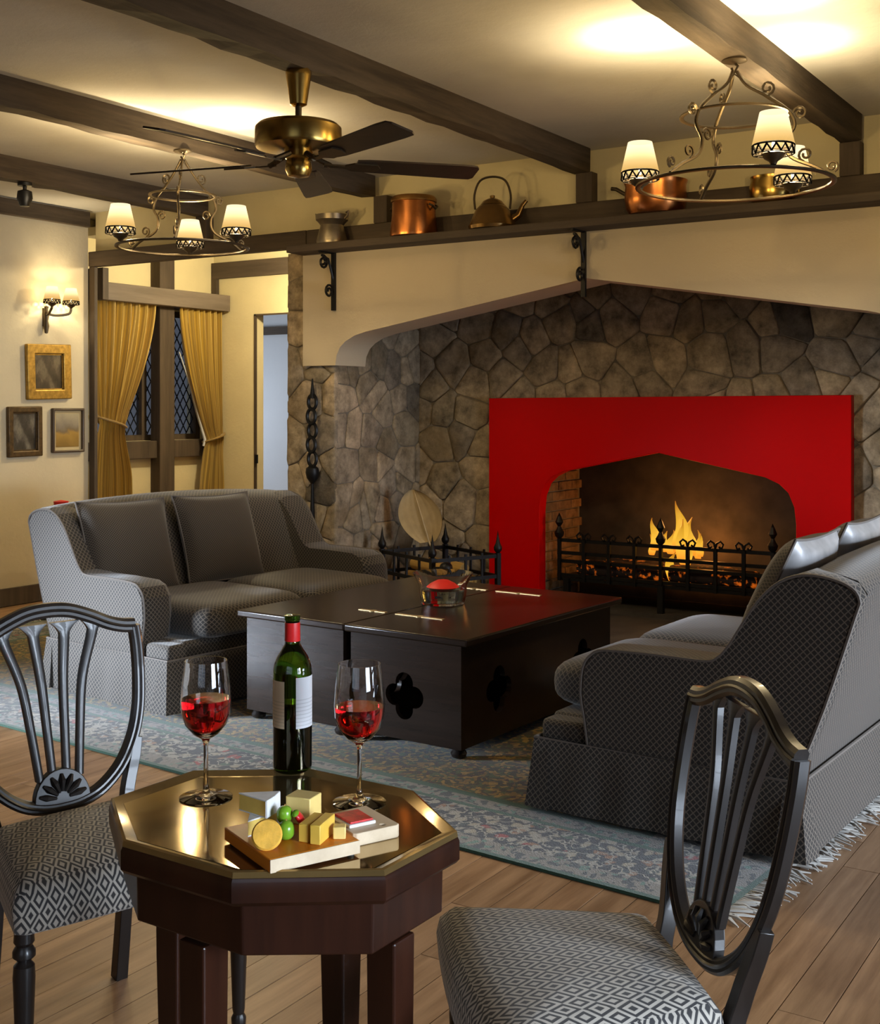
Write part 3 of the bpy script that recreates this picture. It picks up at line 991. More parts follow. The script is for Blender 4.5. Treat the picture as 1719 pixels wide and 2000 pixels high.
# ------------------------------------------------------------------ log basket and dried leaf in the alcove
lb_ = thing('log_basket', 'black iron log basket standing in the alcove left of the fire', 'basket', (-4.66, 7.22, 0.05), R(-24))
hw, hd = 0.33, 0.27
for sx in (-1, 1):
    for sy in (-1, 1):
        p_ = MB().box(sx * hw - 0.016, sx * hw + 0.016, sy * hd - 0.016, sy * hd + 0.016, 0, 0.44).obj('post', 'iron', lb_, 0)
        MB().lathe([(0.012, 0.44), (0.028, 0.46), (0.03, 0.48), (0.016, 0.51), (0.008, 0.55), (0, 0.60)], 10, (sx * hw, sy * hd, 0)).obj('finial', 'iron', p_)
for z in (0.14, 0.28, 0.42):
    for sy in (-1, 1):
        MB().box(-hw, hw, sy * hd - 0.009, sy * hd + 0.009, z - 0.012, z + 0.012).obj('rail', 'iron', lb_, 0)
    for sx in (-1, 1):
        MB().box(sx * hw - 0.009, sx * hw + 0.009, -hd, hd, z - 0.012, z + 0.012).obj('rail', 'iron', lb_, 0)
for k in range(1, 4):
    for sy in (-1, 1):
        MB().box(-hw + k * hw / 2 - 0.008, -hw + k * hw / 2 + 0.008, sy * hd - 0.006, sy * hd + 0.006, 0.14, 0.45).obj('spindle', 'iron', lb_, 0)
    for sx in (-1, 1):
        MB().box(sx * hw - 0.006, sx * hw + 0.006, -hd + k * hd / 2 - 0.008, -hd + k * hd / 2 + 0.008, 0.14, 0.45).obj('spindle', 'iron', lb_, 0)
MB().box(-hw, hw, -hd, hd, 0.10, 0.12).obj('tray', 'iron', lb_, 0)
m_ = MB().tube([(hw, -hd, 0.37), (hw + 0.09, -hd + 0.02, 0.38)], 0.013, 8)
m_.soft((hw + 0.12, -hd + 0.03, 0.38), 0.045, 0.045, 0.045, 1.0, 16, 10)
m_.obj('ball_knob', 'iron', lb_)
LG = [(0.0, y_, 0.167, 0.5, 0.045) for y_ in (-0.18, -0.065, 0.05, 0.165)] + [(0.03, y_, 0.250, 0.46, 0.045) for y_ in (-0.122, -0.007, 0.108)] + [(-0.03, -0.064, 0.333, 0.42, 0.045), (0.04, 0.051, 0.333, 0.44, 0.045)]
for k, (a, b, z, ln, rd) in enumerate(LG):
    m_ = MB().lathe([(rd * 0.9, -ln / 2), (rd, -ln / 2 + 0.02), (rd * 1.04, 0), (rd, ln / 2 - 0.02), (rd * 0.9, ln / 2)], 9, (0, 0, 0), 'X')
    o = m_.obj('firewood_log', 'log_wood', None, 60)
    p_ = Matrix.Rotation(R(-24), 4, 'Z') @ Vector((a * 0.6, b, z))
    o.location = Vector((-4.66, 7.22, 0.05)) + p_
    o.rotation_euler = (random.uniform(0, 3), 0, R(-24) + random.uniform(-.02, .02))
    tag(o, 'split yellow firewood log lying in the black log basket', 'log', 'firewood logs in the basket')

lf = thing('dried_palm_leaf', 'big dry beige palm leaf fan standing in the log basket', 'leaf', (-4.80, 7.35, 0.40))


def leaf_pt(u, v):
    w_ = 0.185 * max(0.0, math.sin(PI * min(1, 0.06 + v * 0.93))) ** 0.62
    s_ = (u - 0.5) * 2
    x_ = s_ * w_
    z_ = v * 0.39
    return (x_ * 0.97 - z_ * 0.36 - 0.03, -0.02 + 0.03 * (1 - s_ * s_) + 0.0012 * math.sin(s_ * 22), z_ * 0.95 + x_ * 0.16 + 0.13)


g1 = MB().grid(leaf_pt, 24, 16)
back = [(p[0], p[1] + 0.006, p[2]) for p in g1.v]
g1.add(back, [tuple(reversed([i for i in f_])) for f_ in list(g1.f)])
g1.obj('blade', 'leaf_dry', lf, 60)
MB().tube([(0.045, 0.02, -0.09), (0.0, 0.01, 0.06), (-0.03, 0.0, 0.13), (-0.17, 0.008, 0.50)], [0.008, 0.007, 0.007, 0.003], 6).obj('stem', 'leaf_dry', lf)

# ------------------------------------------------------------------ rug
RX0, RX1, RY0, RY1 = -7.0, -1.15, 3.66, 6.3
rw, rh = (RX1 - RX0) / 2, (RY1 - RY0) / 2
m = NT('rug_pile')
vec = m.coord('Object')
o_ = m.sep(vec)
ex = m.math('SUBTRACT', rw, m.math('ABSOLUTE', o_[0]))
ey = m.math('SUBTRACT', rh, m.math('ABSOLUTE', o_[1]))
d = m.math('MINIMUM', ex, ey)
nz = m.n('ShaderNodeTexNoise', {'Scale': 9.0, 'Detail': 3.0})
m.put(nz.inputs['Vector'], vec)
wv = m.n('ShaderNodeVectorMath', operation='SCALE')
m.put(wv.inputs[0], nz.outputs['Color'])
wv.inputs['Scale'].default_value = 0.09
wa = m.n('ShaderNodeVectorMath', operation='ADD')
m.put(wa.inputs[0], vec)
m.put(wa.inputs[1], wv.outputs[0])
vor = m.n('ShaderNodeTexVoronoi', {'Scale': 24.0}, feature='F1')
m.put(vor.inputs['Vector'], wa.outputs[0])
vcol = m.sep(vor.outputs['Color'])
motif = m.ramp(vcol[0], [(0.0, (0.03, 0.03, 0.033)), (0.22, (0.30, 0.275, 0.23)), (0.42, (0.04, 0.04, 0.045)), (0.50, (0.24, 0.12, 0.06)), (0.58, (0.06, 0.10, 0.07)), (0.66, (0.30, 0.26, 0.19)), (0.84, (0.05, 0.06, 0.06)), (0.96, (0.26, 0.04, 0.03))], 'CONSTANT')
edge = m.ramp(vor.outputs['Distance'], [(0.40, (1, 1, 1)), (0.58, (0, 0, 0))])
vine = m.ramp(m.math('ABSOLUTE', m.math('SUBTRACT', m.noise(vec, 17, 2), 0.5)), [(0.018, (1, 1, 1)), (0.035, (0, 0, 0))])
border = m.mix(vine, m.mix(edge, (0.035, 0.035, 0.038), motif), (0.30, 0.28, 0.235))
vor2 = m.n('ShaderNodeTexVoronoi', {'Scale': 55.0}, feature='F1')
m.put(vor2.inputs['Vector'], wa.outputs[0])
v2 = m.sep(vor2.outputs['Color'])
guard = m.ramp(v2[0], [(0.0, (0.20, 0.185, 0.16)), (0.36, (0.05, 0.055, 0.055)), (0.62, (0.18, 0.165, 0.14)), (0.9, (0.10, 0.18, 0.14))], 'CONSTANT')
fieldc = m.ramp(v2[1], [(0.0, (0.05, 0.045, 0.02)), (0.35, (0.20, 0.12, 0.02)), (0.55, (0.07, 0.09, 0.03)), (0.72, (0.30, 0.19, 0.04)), (0.9, (0.06, 0.03, 0.02))], 'CONSTANT')
green = (0.035, 0.085, 0.055)
c_ = m.mix(m.math('GREATER_THAN', d, 0.022), green, guard)
c_ = m.mix(m.math('GREATER_THAN', d, 0.11), c_, border)
c_ = m.mix(m.math('GREATER_THAN', d, 0.36), c_, green)
c_ = m.mix(m.math('GREATER_THAN', d, 0.385), c_, guard)
c_ = m.mix(m.math('GREATER_THAN', d, 0.46), c_, green)
c_ = m.mix(m.math('GREATER_THAN', d, 0.50), c_, fieldc)
m.set(col=c_, rough=0.9, sheen=0.25, spec=0.1)
m.bump(m.noise(vec, 180, 2), 0.5, 0.004)
MAT['rug_pile'] = m.m
plain('fringe', (0.50, 0.48, 0.44), 0.9)
rug = thing('rug', 'large patterned rug with cream and green floral border and white fringe', 'rug', ((RX0 + RX1) / 2, (RY0 + RY1) / 2, 0.0), R(-4.2))
MB().box(-rw, rw, -rh, rh, 0.001, 0.011).obj('pile', 'rug_pile', rug, 0)
fr = MB()
rnd = random.Random(4)
for sx in (1, -1):
    y_ = -rh
    while y_ < rh:
        a_ = rnd.uniform(-0.7, 0.7)
        ln = rnd.uniform(0.07, 0.13)
        x0 = sx * rw
        p1 = (x0 + sx * ln * 0.5, y_ + ln * 0.3 * a_, 0.010 + rnd.uniform(0, 0.006))
        p2 = (x0 + sx * ln * math.cos(a_ * .8), y_ + ln * math.sin(a_) * 0.9, 0.005)
        fr.tube([(x0 - sx * 0.005, y_, 0.008), p1, p2], [0.0035, 0.005, 0.002], 4)
        y_ += 0.011
f_ = fr.obj('fringe', 'fringe', rug)
f_['kind'] = 'stuff'

# ------------------------------------------------------------------ two-seat sofas
def sofa_profile(k=1.0):
    """side outline (x forward, z up) of the end panel"""
    p = [(0.0, 0.26), (-0.10, 0.52), (-0.20, 0.83), (-0.215, 0.885), (-0.19, 0.925), (-0.12, 0.95), (-0.03, 0.955), (0.05, 0.925), (0.12, 0.86), (0.18, 0.77), (0.23, 0.69), (0.27, 0.645), (0.32, 0.628), (0.5, 0.628), (0.70, 0.622), (0.76, 0.60), (0.795, 0.55), (0.805, 0.45), (0.79, 0.36), (0.775, 0.26)]
    return p


def make_sofa(name, label, loc, rz, plain_skirt=False):
    t = thing(name, label, 'sofa', loc, rz, 'two-seat sofas')
    L2 = 0.90
    prof = sofa_profile()
    xm, zm = 0.3, 0.5
    for sy in (-1, 1):
        rings = []
        for off, sc_ in ((0.0, 0.955), (0.012, 0.985), (0.035, 1.0), (0.12, 1.0), (0.155, 0.985), (0.185, 0.94)):
            y_ = sy * (L2 - off)
            rings.append([(xm + (a - xm) * (sc_ if a > -0.05 else sc_), y_, zm + (b - zm) * (sc_ if b > 0.3 else 1.0)) for a, b in prof])
        arm = MB().loft(rings).obj('arm', 'sofa_weave', t, 22, uvbox=True)
        pp = [(xm + (a - xm) * 0.975, sy * (L2 - 0.004), zm + (b - zm) * 0.975) for a, b in prof]
        MB().tube(bez(pp, 3), 0.006, 5).obj('piping', 'sofa_piping', arm)
    # back between the end panels, camel-backed
    inner = [(0.0, 0.26), (-0.10, 0.52), (-0.20, 0.84), (-0.215, 0.90), (-0.185, 0.94), (-0.12, 0.958), (-0.05, 0.955), (0.02, 0.91), (0.08, 0.80), (0.14, 0.65), (0.22, 0.48), (0.30, 0.40), (0.30, 0.26)]
    rings = []
    N = 26
    for i in range(N + 1):
        y_ = -0.85 + 1.70 * i / N
        k = 0.985 + 0.065 * max(0.0, math.cos(y_ / 0.86 * PI / 2)) ** 0.7
        puff = 0.03 * max(0.0, math.sin(PI * i / N)) ** 0.4
        rings.append([(a + (puff if j > 6 and j < 12 else 0), y_, 0.30 + (b - 0.30) * (k if b > 0.5 else 1.0)) for j, (a, b) in enumerate(inner)])
    MB().loft(rings).obj('backrest', 'sofa_weave', t, 60, uvbox=True)
    # front rail and seat cushions
    MB().box(0.05, 0.965, -0.80, 0.80, 0.25, 0.345).obj('front_rail', 'sofa_weave', t, 40, True, bevel=0.02)
    MB().box(0.775, 0.965, -0.885, 0.885, 0.25, 0.335).obj('front_rail', 'sofa_weave', t, 40, True, bevel=0.02)
    for sy in (-1, 1):
        MB().soft((0.655, sy * 0.363, 0.425), 0.395, 0.362, 0.095, 0.28, 36, 14).obj('seat_cushion', 'sofa_weave', t, 60, uvbox=True)
    # skirt with kick pleats at the corners
    def ringpts(z, o_):
        x0, x1, y1 = -0.015 - o_, 0.975 + o_, 0.905 + o_
        pts = []
        def run(p, q, n):
            for k in range(n):
                pts.append((p[0] + (q[0] - p[0]) * k / n, p[1] + (q[1] - p[1]) * k / n))
        run((x0, -y1), (x1, -y1), 20)
        run((x1, -y1), (x1, y1), 36)
        run((x1, y1), (x0, y1), 20)
        run((x0, y1), (x0, -y1), 36)
        out = []
        for i, (a, b) in enumerate(pts):
            w_ = 0.006 * math.sin(i * 1.7) * (0.30 - z) / 0.28
            out.append((a * (1 + w_), b * (1 + w_), z))
        return out
    sk = MB().loft([ringpts(0.27, 0.0), ringpts(0.265, 0.004), ringpts(0.16, 0.012), ringpts(0.018, 0.024)], cap=False).obj('skirt', 'sofa_weave', t, 50, uvbox=True)
    MB().tube([(-0.017, -0.907, 0.268), (0.977, -0.907, 0.268), (0.977, 0.907, 0.268), (-0.017, 0.907, 0.268)], 0.006, 5, True).obj('piping', 'sofa_piping', sk)
    for (a, b, da, db) in ((0.975, -0.905, 1, -1), (0.975, 0.905, 1, 1), (-0.015, -0.905, -1, -1), (-0.015, 0.905, -1, 1)):
        m_ = MB().loft([[(a - da * 0.05, b + db * 0.004, 0.26), (a + da * 0.004, b + db * 0.004, 0.26), (a + da * 0.004, b - db * 0.05, 0.26), (a - da * .03, b - db * 0.03, 0.26)],
                        [(a - da * 0.075, b + db * 0.04, 0.018), (a + da * 0.03, b + db * 0.03, 0.018), (a + da * 0.04, b - db * 0.075, 0.018), (a - da * .03, b - db * 0.03, 0.018)]])
        m_.obj('kick_pleat', 'sofa_weave', sk, 40, uvbox=True)
    return t


make_sofa('sofa', 'brown woven two-seat sofa near the pictures wall, its end panel lit grey', (-5.15, 5.22, 0.011), R(-6))
make_sofa('sofa', 'dark woven two-seat sofa at right with its back to the viewer and silver cushions', (-1.15, 4.87, 0.011), R(178))


def throw_pillow(label, loc, rot, size, mat, cat='cushion', group=None, back=None):
    t = thing('throw_pillow', label, cat, loc, 0, group)
    t.rotation_euler = rot

    def fn(sgn):
        def g(u, v):
            a, b = u * 2 - 1, v * 2 - 1
            pin = 1 - 0.07 * (1 - abs(a) ** 2) * abs(b) ** 4
            pin2 = 1 - 0.07 * (1 - abs(b) ** 2) * abs(a) ** 4
            th = (max(0.0, 1 - abs(a) ** 2.6) * max(0.0, 1 - abs(b) ** 2.6)) ** 0.5
            return (a * size / 2 * pin2, sgn * th * size * 0.18, b * size / 2 * pin)
        return g
    for sgn, mm, nm in ((-1, mat, 'front'), (1, back or mat, 'back')):
        MB().grid(fn(sgn), 18, 18, lambda u, v: (u * size, v * size)).obj(nm, mm, t, 60)
    pts = [fn(1)(u, v) for u, v in [(k / 12, 0) for k in range(12)] + [(1, k / 12) for k in range(12)] + [(1 - k / 12, 1) for k in range(12)] + [(0, 1 - k / 12) for k in range(12)]]
    MB().tube(pts, 0.006, 5, True).obj('piping', 'sofa_piping', t)
    return t


def on_sofa(org, rz, x_, y_, z_):
    return Vector(org) + Matrix.Rotation(rz, 4, 'Z') @ Vector((x_, y_, z_))


# pillow local normal is Y; turn it to face the sofa front (+x) and lean it back
SA, SB = (-5.15, 5.22, 0.011), (-1.15, 4.87, 0.011)
throw_pillow('square brown woven cushion at the near end of the left sofa', on_sofa(SA, R(-6), 0.22, -0.56, 0.735), (R(-20), 0, R(-6 + 90 - 8)), 0.53, 'pillow_weave', group='sofa cushions')
throw_pillow('square brown woven cushion at the far end of the left sofa', on_sofa(SA, R(-6), 0.24, 0.06, 0.735), (R(-20), 0, R(-6 + 90 - 5)), 0.53, 'pillow_weave', group='sofa cushions')
throw_pillow('silver satin cushion at the near end of the right sofa', on_sofa(SB, R(178), 0.14, 0.56, 0.83), (R(-26), 0, R(178 + 90)), 0.48, 'pillow_weave', group='sofa cushions', back='silver_satin')
throw_pillow('silver satin cushion at the right frame edge behind the other', on_sofa(SB, R(178), 0.14, -0.02, 0.84), (R(-26), 0, R(178 + 90)), 0.48, 'pillow_weave', group='sofa cushions', back='silver_satin')

# ------------------------------------------------------------------ pair of low chests used as the coffee table
def quatrefoil(cx_, cy_, r_, n=10):
    pts = []
    for q_ in range(4):
        a0 = q_ * PI / 2
        lx, ly = cx_ + r_ * 0.95 * math.cos(a0), cy_ + r_ * 0.95 * math.sin(a0)
        for k in range(n + 1):
            a = a0 - PI * 0.55 + 2 * PI * 0.55 * k / n
            pts.append((lx + r_ * 0.82 * math.cos(a), ly + r_ * 0.82 * math.sin(a)))
    return pts


def make_chest(label, x0, x1, mirror):
    t = thing('low_chest', label, 'chest', (-3.325, 4.385, 0.012), R(-2.5), 'pair of low chests used as coffee table')
    D = 1.40
    g_ = 0.022
    bx0, bx1 = (x0 + 0.045, x1 - g_) if not mirror else (x0 + g_, x1 - 0.045)
    m_ = MB().box(x0 + 0.001, x1 - 0.001, -0.02, D, 0.485, 0.518)
    m_.obj('lid', 'chest_wood', t, 40, bevel=0.008, seg=3)
    xc = (bx0 + bx1) / 2
    zb, zt_ = 0.045, 0.485
    plate('front_panel', [(bx0, zb), (bx1, zb), (bx1, zt_), (bx0, zt_)], [quatrefoil(xc, 0.235, 0.058)], 0.004, 0.028, 'chest_wood', lambda a, b, s_: (a, s_, b), t)
    plate('back_panel', [(bx0, zb), (bx1, zb), (bx1, zt_), (bx0, zt_)], [quatrefoil(xc, 0.25, 0.058)], D - 0.075, D - 0.05, 'chest_wood', lambda a, b, s_: (a, s_, b), t)
    for xs in (bx0, bx1 - 0.025):
        plate('side_panel', [(0.0285, zb), (D - 0.0755, zb), (D - 0.0755, zt_), (0.0285, zt_)], [quatrefoil(0.30, 0.25, 0.058), quatrefoil(D - 0.34, 0.25, 0.058)], xs, xs + 0.025, 'chest_wood', lambda a, b, s_: (s_, a, b), t)
    MB().box(bx0 + 0.026, bx1 - 0.026, 0.056, D - 0.076, zb, zb + 0.02).obj('bottom', 'chest_wood', t, 0)
    for fx in (bx0 + 0.04, bx1 - 0.04):
        for fy in (0.045, D - 0.1):
            MB().lathe([(0.018, 0), (0.032, 0.008), (0.036, 0.022), (0.026, 0.036), (0.03, 0.0448)], 14, (fx, fy, 0)).obj('bun_foot', 'ebony', t)
    # brass strap hinges let into the lid
    for hy in (0.33, 1.20):
        hx0, hx1 = (x1 - 0.19, x1 - 0.03) if not mirror else (x0 + 0.03, x0 + 0.30)
        MB().box(hx0, hx1, hy - 0.012, hy + 0.012, 0.517, 0.520).lathe([(0.02, 0.517), (0.02, 0.5205)], 12, ((hx0 + hx1) / 2, hy, 0)).obj('strap_hinge', 'brass_inlay', t, 0)
    return t


make_chest('dark wooden low chest with quatrefoil cut-out, the left of the joined pair', -0.665, 0.0, False)
make_chest('dark wooden low chest with quatrefoil cut-outs, the right of the joined pair', 0.0, 0.665, True)

# glass bowl with a red candle
bw = thing('glass_bowl', 'flared clear glass bowl of water on the low chests', 'bowl', (-3.265, 5.093, 0.5305))
bw.scale = (1.2, 1.2, 1.2)
MB().lathe([(0.0, 0.0), (0.088, 0.0), (0.096, 0.03), (0.10, 0.075), (0.125, 0.125), (0.121, 0.125), (0.095, 0.078), (0.091, 0.035), (0.082, 0.008), (0.0, 0.008)], 32).obj('bowl_wall', 'clear_glass', bw)
MB().lathe([(0.0, 0.010), (0.081, 0.010), (0.089, 0.035), (0.0915, 0.06), (0.0, 0.06)], 32).obj('water', 'water', bw)
o = MB().lathe([(0.0, 0.0), (0.06, 0.0), (0.082, 0.012), (0.06, 0.028), (0.03, 0.042), (0.0, 0.045)], 24).obj('floating_candle', 'candle_red')
o.location = (-3.265, 5.093, 0.600)
tag(o, 'red floating candle in the glass bowl on the low chests', 'candle')

# small table behind the left sofa with another red candle
o = thing('side_table', 'small dark side table mostly hidden behind the left sofa', 'table', (-7.0, 5.87, 0.012))
MB().lathe([(0.0, 0.71), (0.18, 0.71), (0.19, 0.725), (0.18, 0.74), (0.0, 0.74)], 28).obj('top', 'chest_wood', o)
MB().lathe([(0.03, 0.02), (0.025, 0.3), (0.035, 0.4), (0.025, 0.5), (0.03, 0.71)], 14).obj('stem', 'chest_wood', o)
MB().lathe([(0.20, 0.012), (0.19, 0.03), (0.04, 0.06)], 20).obj('base', 'chest_wood', o)
o = thing('candle_glass', 'small clear glass holder with red candle behind the left sofa', 'candle', (-7.0, 5.87, 0.753))
MB().lathe([(0.0, 0.0), (0.05, 0.0), (0.06, 0.05), (0.055, 0.05), (0.046, 0.006), (0.0, 0.006)], 20).obj('holder', 'clear_glass', o)
MB().lathe([(0.0, 0.007), (0.042, 0.007), (0.05, 0.05), (0.052, 0.075), (0.0, 0.085)], 20).obj('candle', 'candle_red', o)

# ------------------------------------------------------------------ octagonal table
TX, TY, TZ = -1.453, 1.708, 0.75
tb = thing('octagonal_table', 'octagonal mahogany occasional table with a bronze mirror tray top', 'table', (TX, TY, 0.0), R(-1.0))
HX, HY, EX, EY = 0.325, 0.254, 0.128, 0.108


def octo(d):
    k = d * 0.414
    return [(-HX + d, -EY + k * .5), (-HX + d, EY - k * .5), (-EX + k * .5, HY - d), (EX - k * .5, HY - d), (HX - d, EY - k * .5), (HX - d, -EY + k * .5), (EX - k * .5, -HY + d), (-EX + k * .5, -HY + d)][::-1]


def octring(d, z):
    return [(a, b, z) for a, b in octo(d)]


MB().loft([octring(0.006, TZ - 0.045), octring(0.0, TZ - 0.038), octring(0.0, TZ - 0.006), octring(0.003, TZ)]).obj('top_slab', 'mahogany', tb, 30)
MB().loft([octring(0.003, TZ + 0.0005), octring(0.0045, TZ + 0.010), octring(0.010, TZ + 0.0115), octring(0.034, TZ + 0.003), octring(0.036, TZ + 0.0005)], cap=True).obj('raised_rim', 'rim_reflected_gold', tb, 20)
MB().loft([octring(0.033, TZ + 0.001), octring(0.033, TZ + 0.0042)]).obj('mirror_tray', 'bronze_mirror', tb, 0)
MB().loft([octring(0.032, TZ - 0.135), octring(0.030, TZ - 0.046)]).obj('apron', 'mahogany', tb, 0, bevel=0.003)
for cx_, cy_ in ((0, -0.186), (0, 0.186), (-0.255, 0), (0.255, 0)):
    rr = []
    for z, w_ in ((TZ - 0.146, 0.030), (TZ - 0.30, 0.029), (0.0, 0.021)):
        rr.append([(cx_ + w_ * a, cy_ + w_ * b, z) for a, b in ((-1, -1), (1, -1), (1, 1), (-1, 1))])
    MB().loft(rr).obj('leg', 'mahogany', tb, 0, bevel=0.004)
TT = TZ + 0.0045

# ------------------------------------------------------------------ wine bottle and glasses
def wine_glass(label, wlabel, loc, level):
    t = thing('wine_glass', label, 'glass', loc, 0, 'wine glasses on the octagonal table')
    out = [(0.0, 0.0), (0.050, 0.0), (0.0505, 0.002), (0.026, 0.006), (0.008, 0.012), (0.005, 0.025), (0.0042, 0.06), (0.0045, 0.10), (0.008, 0.112), (0.024, 0.122), (0.039, 0.140), (0.0465, 0.162), (0.048, 0.185), (0.0455, 0.22), (0.040, 0.262)]
    inn = [(0.0388, 0.262), (0.0443, 0.22), (0.0468, 0.185), (0.0453, 0.162), (0.0378, 0.141), (0.0225, 0.1238), (0.0, 0.118)]
    MB().lathe(out + inn, 40, cap=False).obj('glass_body', 'clear_glass', t, 60)
    w = [(r_ - 0.0004, z) for r_, z in reversed(inn) if z < level]
    w[0] = (0.0, 0.1185)
    last = [(r_, z) for r_, z in reversed(inn) if z >= level][0]
    prev = w[-1]
    k = (level - prev[1]) / (last[1] - prev[1])
    rl = prev[0] + (last[0] - 0.0004 - prev[0]) * k
    w += [(rl, level), (0.0, level)]
    MB().lathe(w, 40, cap=False).obj('wine', 'wine', t, 60)
    return t


wine_glass('stemmed wine glass of red wine at left of the bottle', '', (-1.641, 1.721, TT), 0.190)
wine_glass('stemmed wine glass of red wine at right of the bottle', '', (-1.377, 1.856, TT), 0.182)
bt = thing('wine_bottle', 'green wine bottle with red neck foil and two pale labels', 'bottle', (-1.616, 1.948, TT))
bt.scale = (0.96, 0.96, 0.955)
MB().lathe([(0.0, 0.006), (0.036, 0.0), (0.0405, 0.004), (0.0415, 0.012), (0.0415, 0.21), (0.040, 0.225), (0.034, 0.243), (0.022, 0.262), (0.0165, 0.272), (0.0155, 0.285), (0.015, 0.322), (0.017, 0.323), (0.017, 0.333), (0.0135, 0.334), (0.0, 0.334)], 40).obj('glass_body', 'bottle_green', bt, 50)
MB().lathe([(0.0, 0.010), (0.036, 0.010), (0.0385, 0.02), (0.0385, 0.150), (0.0, 0.150)], 32).obj('wine', 'wine_dark', bt, 50)
MB().lathe([(0.0165, 0.264 + 0.014), (0.0168, 0.280), (0.0162, 0.318), (0.0155, 0.318)], 28, cap=False).obj('neck_foil', 'foil_red', bt, 50)


def bottle_label(a0, a1, z0, z1, mat):
    r_ = 0.0420
    MB().grid(lambda u, v: (r_ * math.cos(a0 + (a1 - a0) * u), r_ * math.sin(a0 + (a1 - a0) * u), z0 + (z1 - z0) * v), 14, 4, lambda u, v: (u, v)).obj('label', mat, bt, 60)


CA = math.atan2(-1.948, 1.616)      # direction from the bottle to the viewer
bottle_label(CA - R(96), CA - R(24), 0.098, 0.198, 'label_cream')
bottle_label(CA + R(10), CA + R(84), 0.098, 0.206, 'label_white')

# ------------------------------------------------------------------ cheese boards and food
bd = thing('cheese_board', 'orange-brown wooden cheese board at the front of the table', 'board', (-1.328, 1.598, TT), R(-24))
MB().box(-0.092, 0.088, -0.082, 0.082, 0.004, 0.026).obj('board_body', 'board_top', bd, 30, bevel=0.002)
MB().box(0.0882, 0.0905, -0.0815, 0.0815, 0.0045, 0.0255).obj('end_grain', 'board_pale', bd, 0)
for a, b in ((-0.08, -0.07), (0.08, -0.07), (-0.08, 0.07), (0.08, 0.07)):
    MB().lathe([(0.006, 0), (0.006, 0.0045)], 10, (a, b, 0)).obj('foot', 'dark_rubber', bd)
bd2 = thing('cheese_board', 'pale wooden serving board with a hole behind the larger one', 'board', (-1.28, 1.728, TT), R(-24))
plate('board_body', [(-0.06, -0.046), (0.055, -0.046), (0.06, -0.04), (0.06, 0.04), (0.055, 0.046), (-0.06, 0.046)], [[(0.044 + 0.005 * math.cos(k * PI / 5), 0.02 + 0.005 * math.sin(k * PI / 5)) for k in range(10)]], 0.0, 0.022, 'board_pale', lambda a, b, s_: (a, b, s_), bd2, bevel=0.002)
BZ = TT + 0.0262


def wedge(label, loc, rz, L_, w_, h_):
    """wedge of rind cheese: point at the origin, rind at the broad end, top and bottom"""
    t = thing('cheese_wedge', label, 'cheese', loc, rz)
    tri = [(0, 0), (L_, -w_ / 2), (L_ * 1.04, 0), (L_, w_ / 2)]
    MB().prism([(0.001, 0), (L_ - .003, -w_ / 2 + .002), (L_ - .003, w_ / 2 - .002)], 0.0022, h_ - 0.0022).obj('paste', 'brie_paste', t, 0)
    MB().prism(tri, 0, 0.002).obj('bottom_rind', 'brie_rind', t, 0)
    MB().prism(tri, h_ - 0.002, h_).obj('top_rind', 'brie_rind', t, 0)
    MB().prism([(L_ - .002, -w_ / 2), (L_ + .001, -w_ / 2), (L_ * 1.045, 0), (L_ + .001, w_ / 2), (L_ - .002, w_ / 2)], 0.001, h_ - .001).obj('rind_edge', 'brie_rind', t, 0)
    return t


wedge('wedge of soft white cheese lying under another wedge', (-1.378, 1.545, BZ), R(104), 0.062, 0.052, 0.027)
wedge('wedge of soft white cheese resting on top of another', (-1.428, 1.578, BZ + 0.0272), R(17), 0.064, 0.056, 0.030)


def food_block(name, label, cat, loc, rot, sx, sy, sz, mat, group=None):
    o = MB().box(-sx / 2, sx / 2, -sy / 2, sy / 2, 0, sz).obj(name, mat, None, 30, bevel=0.0015)
    o.location = loc
    o.rotation_euler = rot
    tag(o, label, cat, group)
    return o


food_block('cheese_chunk', 'large pale yellow block of hard cheese at the back of the board', 'cheese', (-1.352, 1.660, BZ), (0, 0, R(10)), 0.048, 0.042, 0.046, 'cheddar_pale')
food_block('cheese_slice', 'thick yellow cheese slice, the left of the two lying side by side', 'cheese', (-1.292, 1.606, BZ), (0, 0, R(104)), 0.062, 0.0175, 0.030, 'cheddar')
food_block('cheese_slice', 'thick yellow cheese slice, the right of the two lying side by side', 'cheese', (-1.270, 1.609, BZ), (0, 0, R(106)), 0.066, 0.0185, 0.032, 'cheddar')
food_block('cheese_cube', 'small yellow cheese cube at the right end of the board', 'cheese', (-1.249, 1.628, BZ), (0, 0, R(35)), 0.021, 0.021, 0.02, 'cheddar_pale')
o = MB().lathe([(0.0, -0.004), (0.0225, -0.004), (0.0252, 0.0), (0.0225, 0.004), (0.0, 0.0045)], 28, (0, 0, 0), 'Y').obj('cracker', 'cracker', None, 40)
o.location = (-1.318, 1.524, BZ + 0.0215)
o.rotation_euler = (R(-30), 0, R(38))
tag(o, 'round orange cracker propped up at the front of the board', 'cracker')
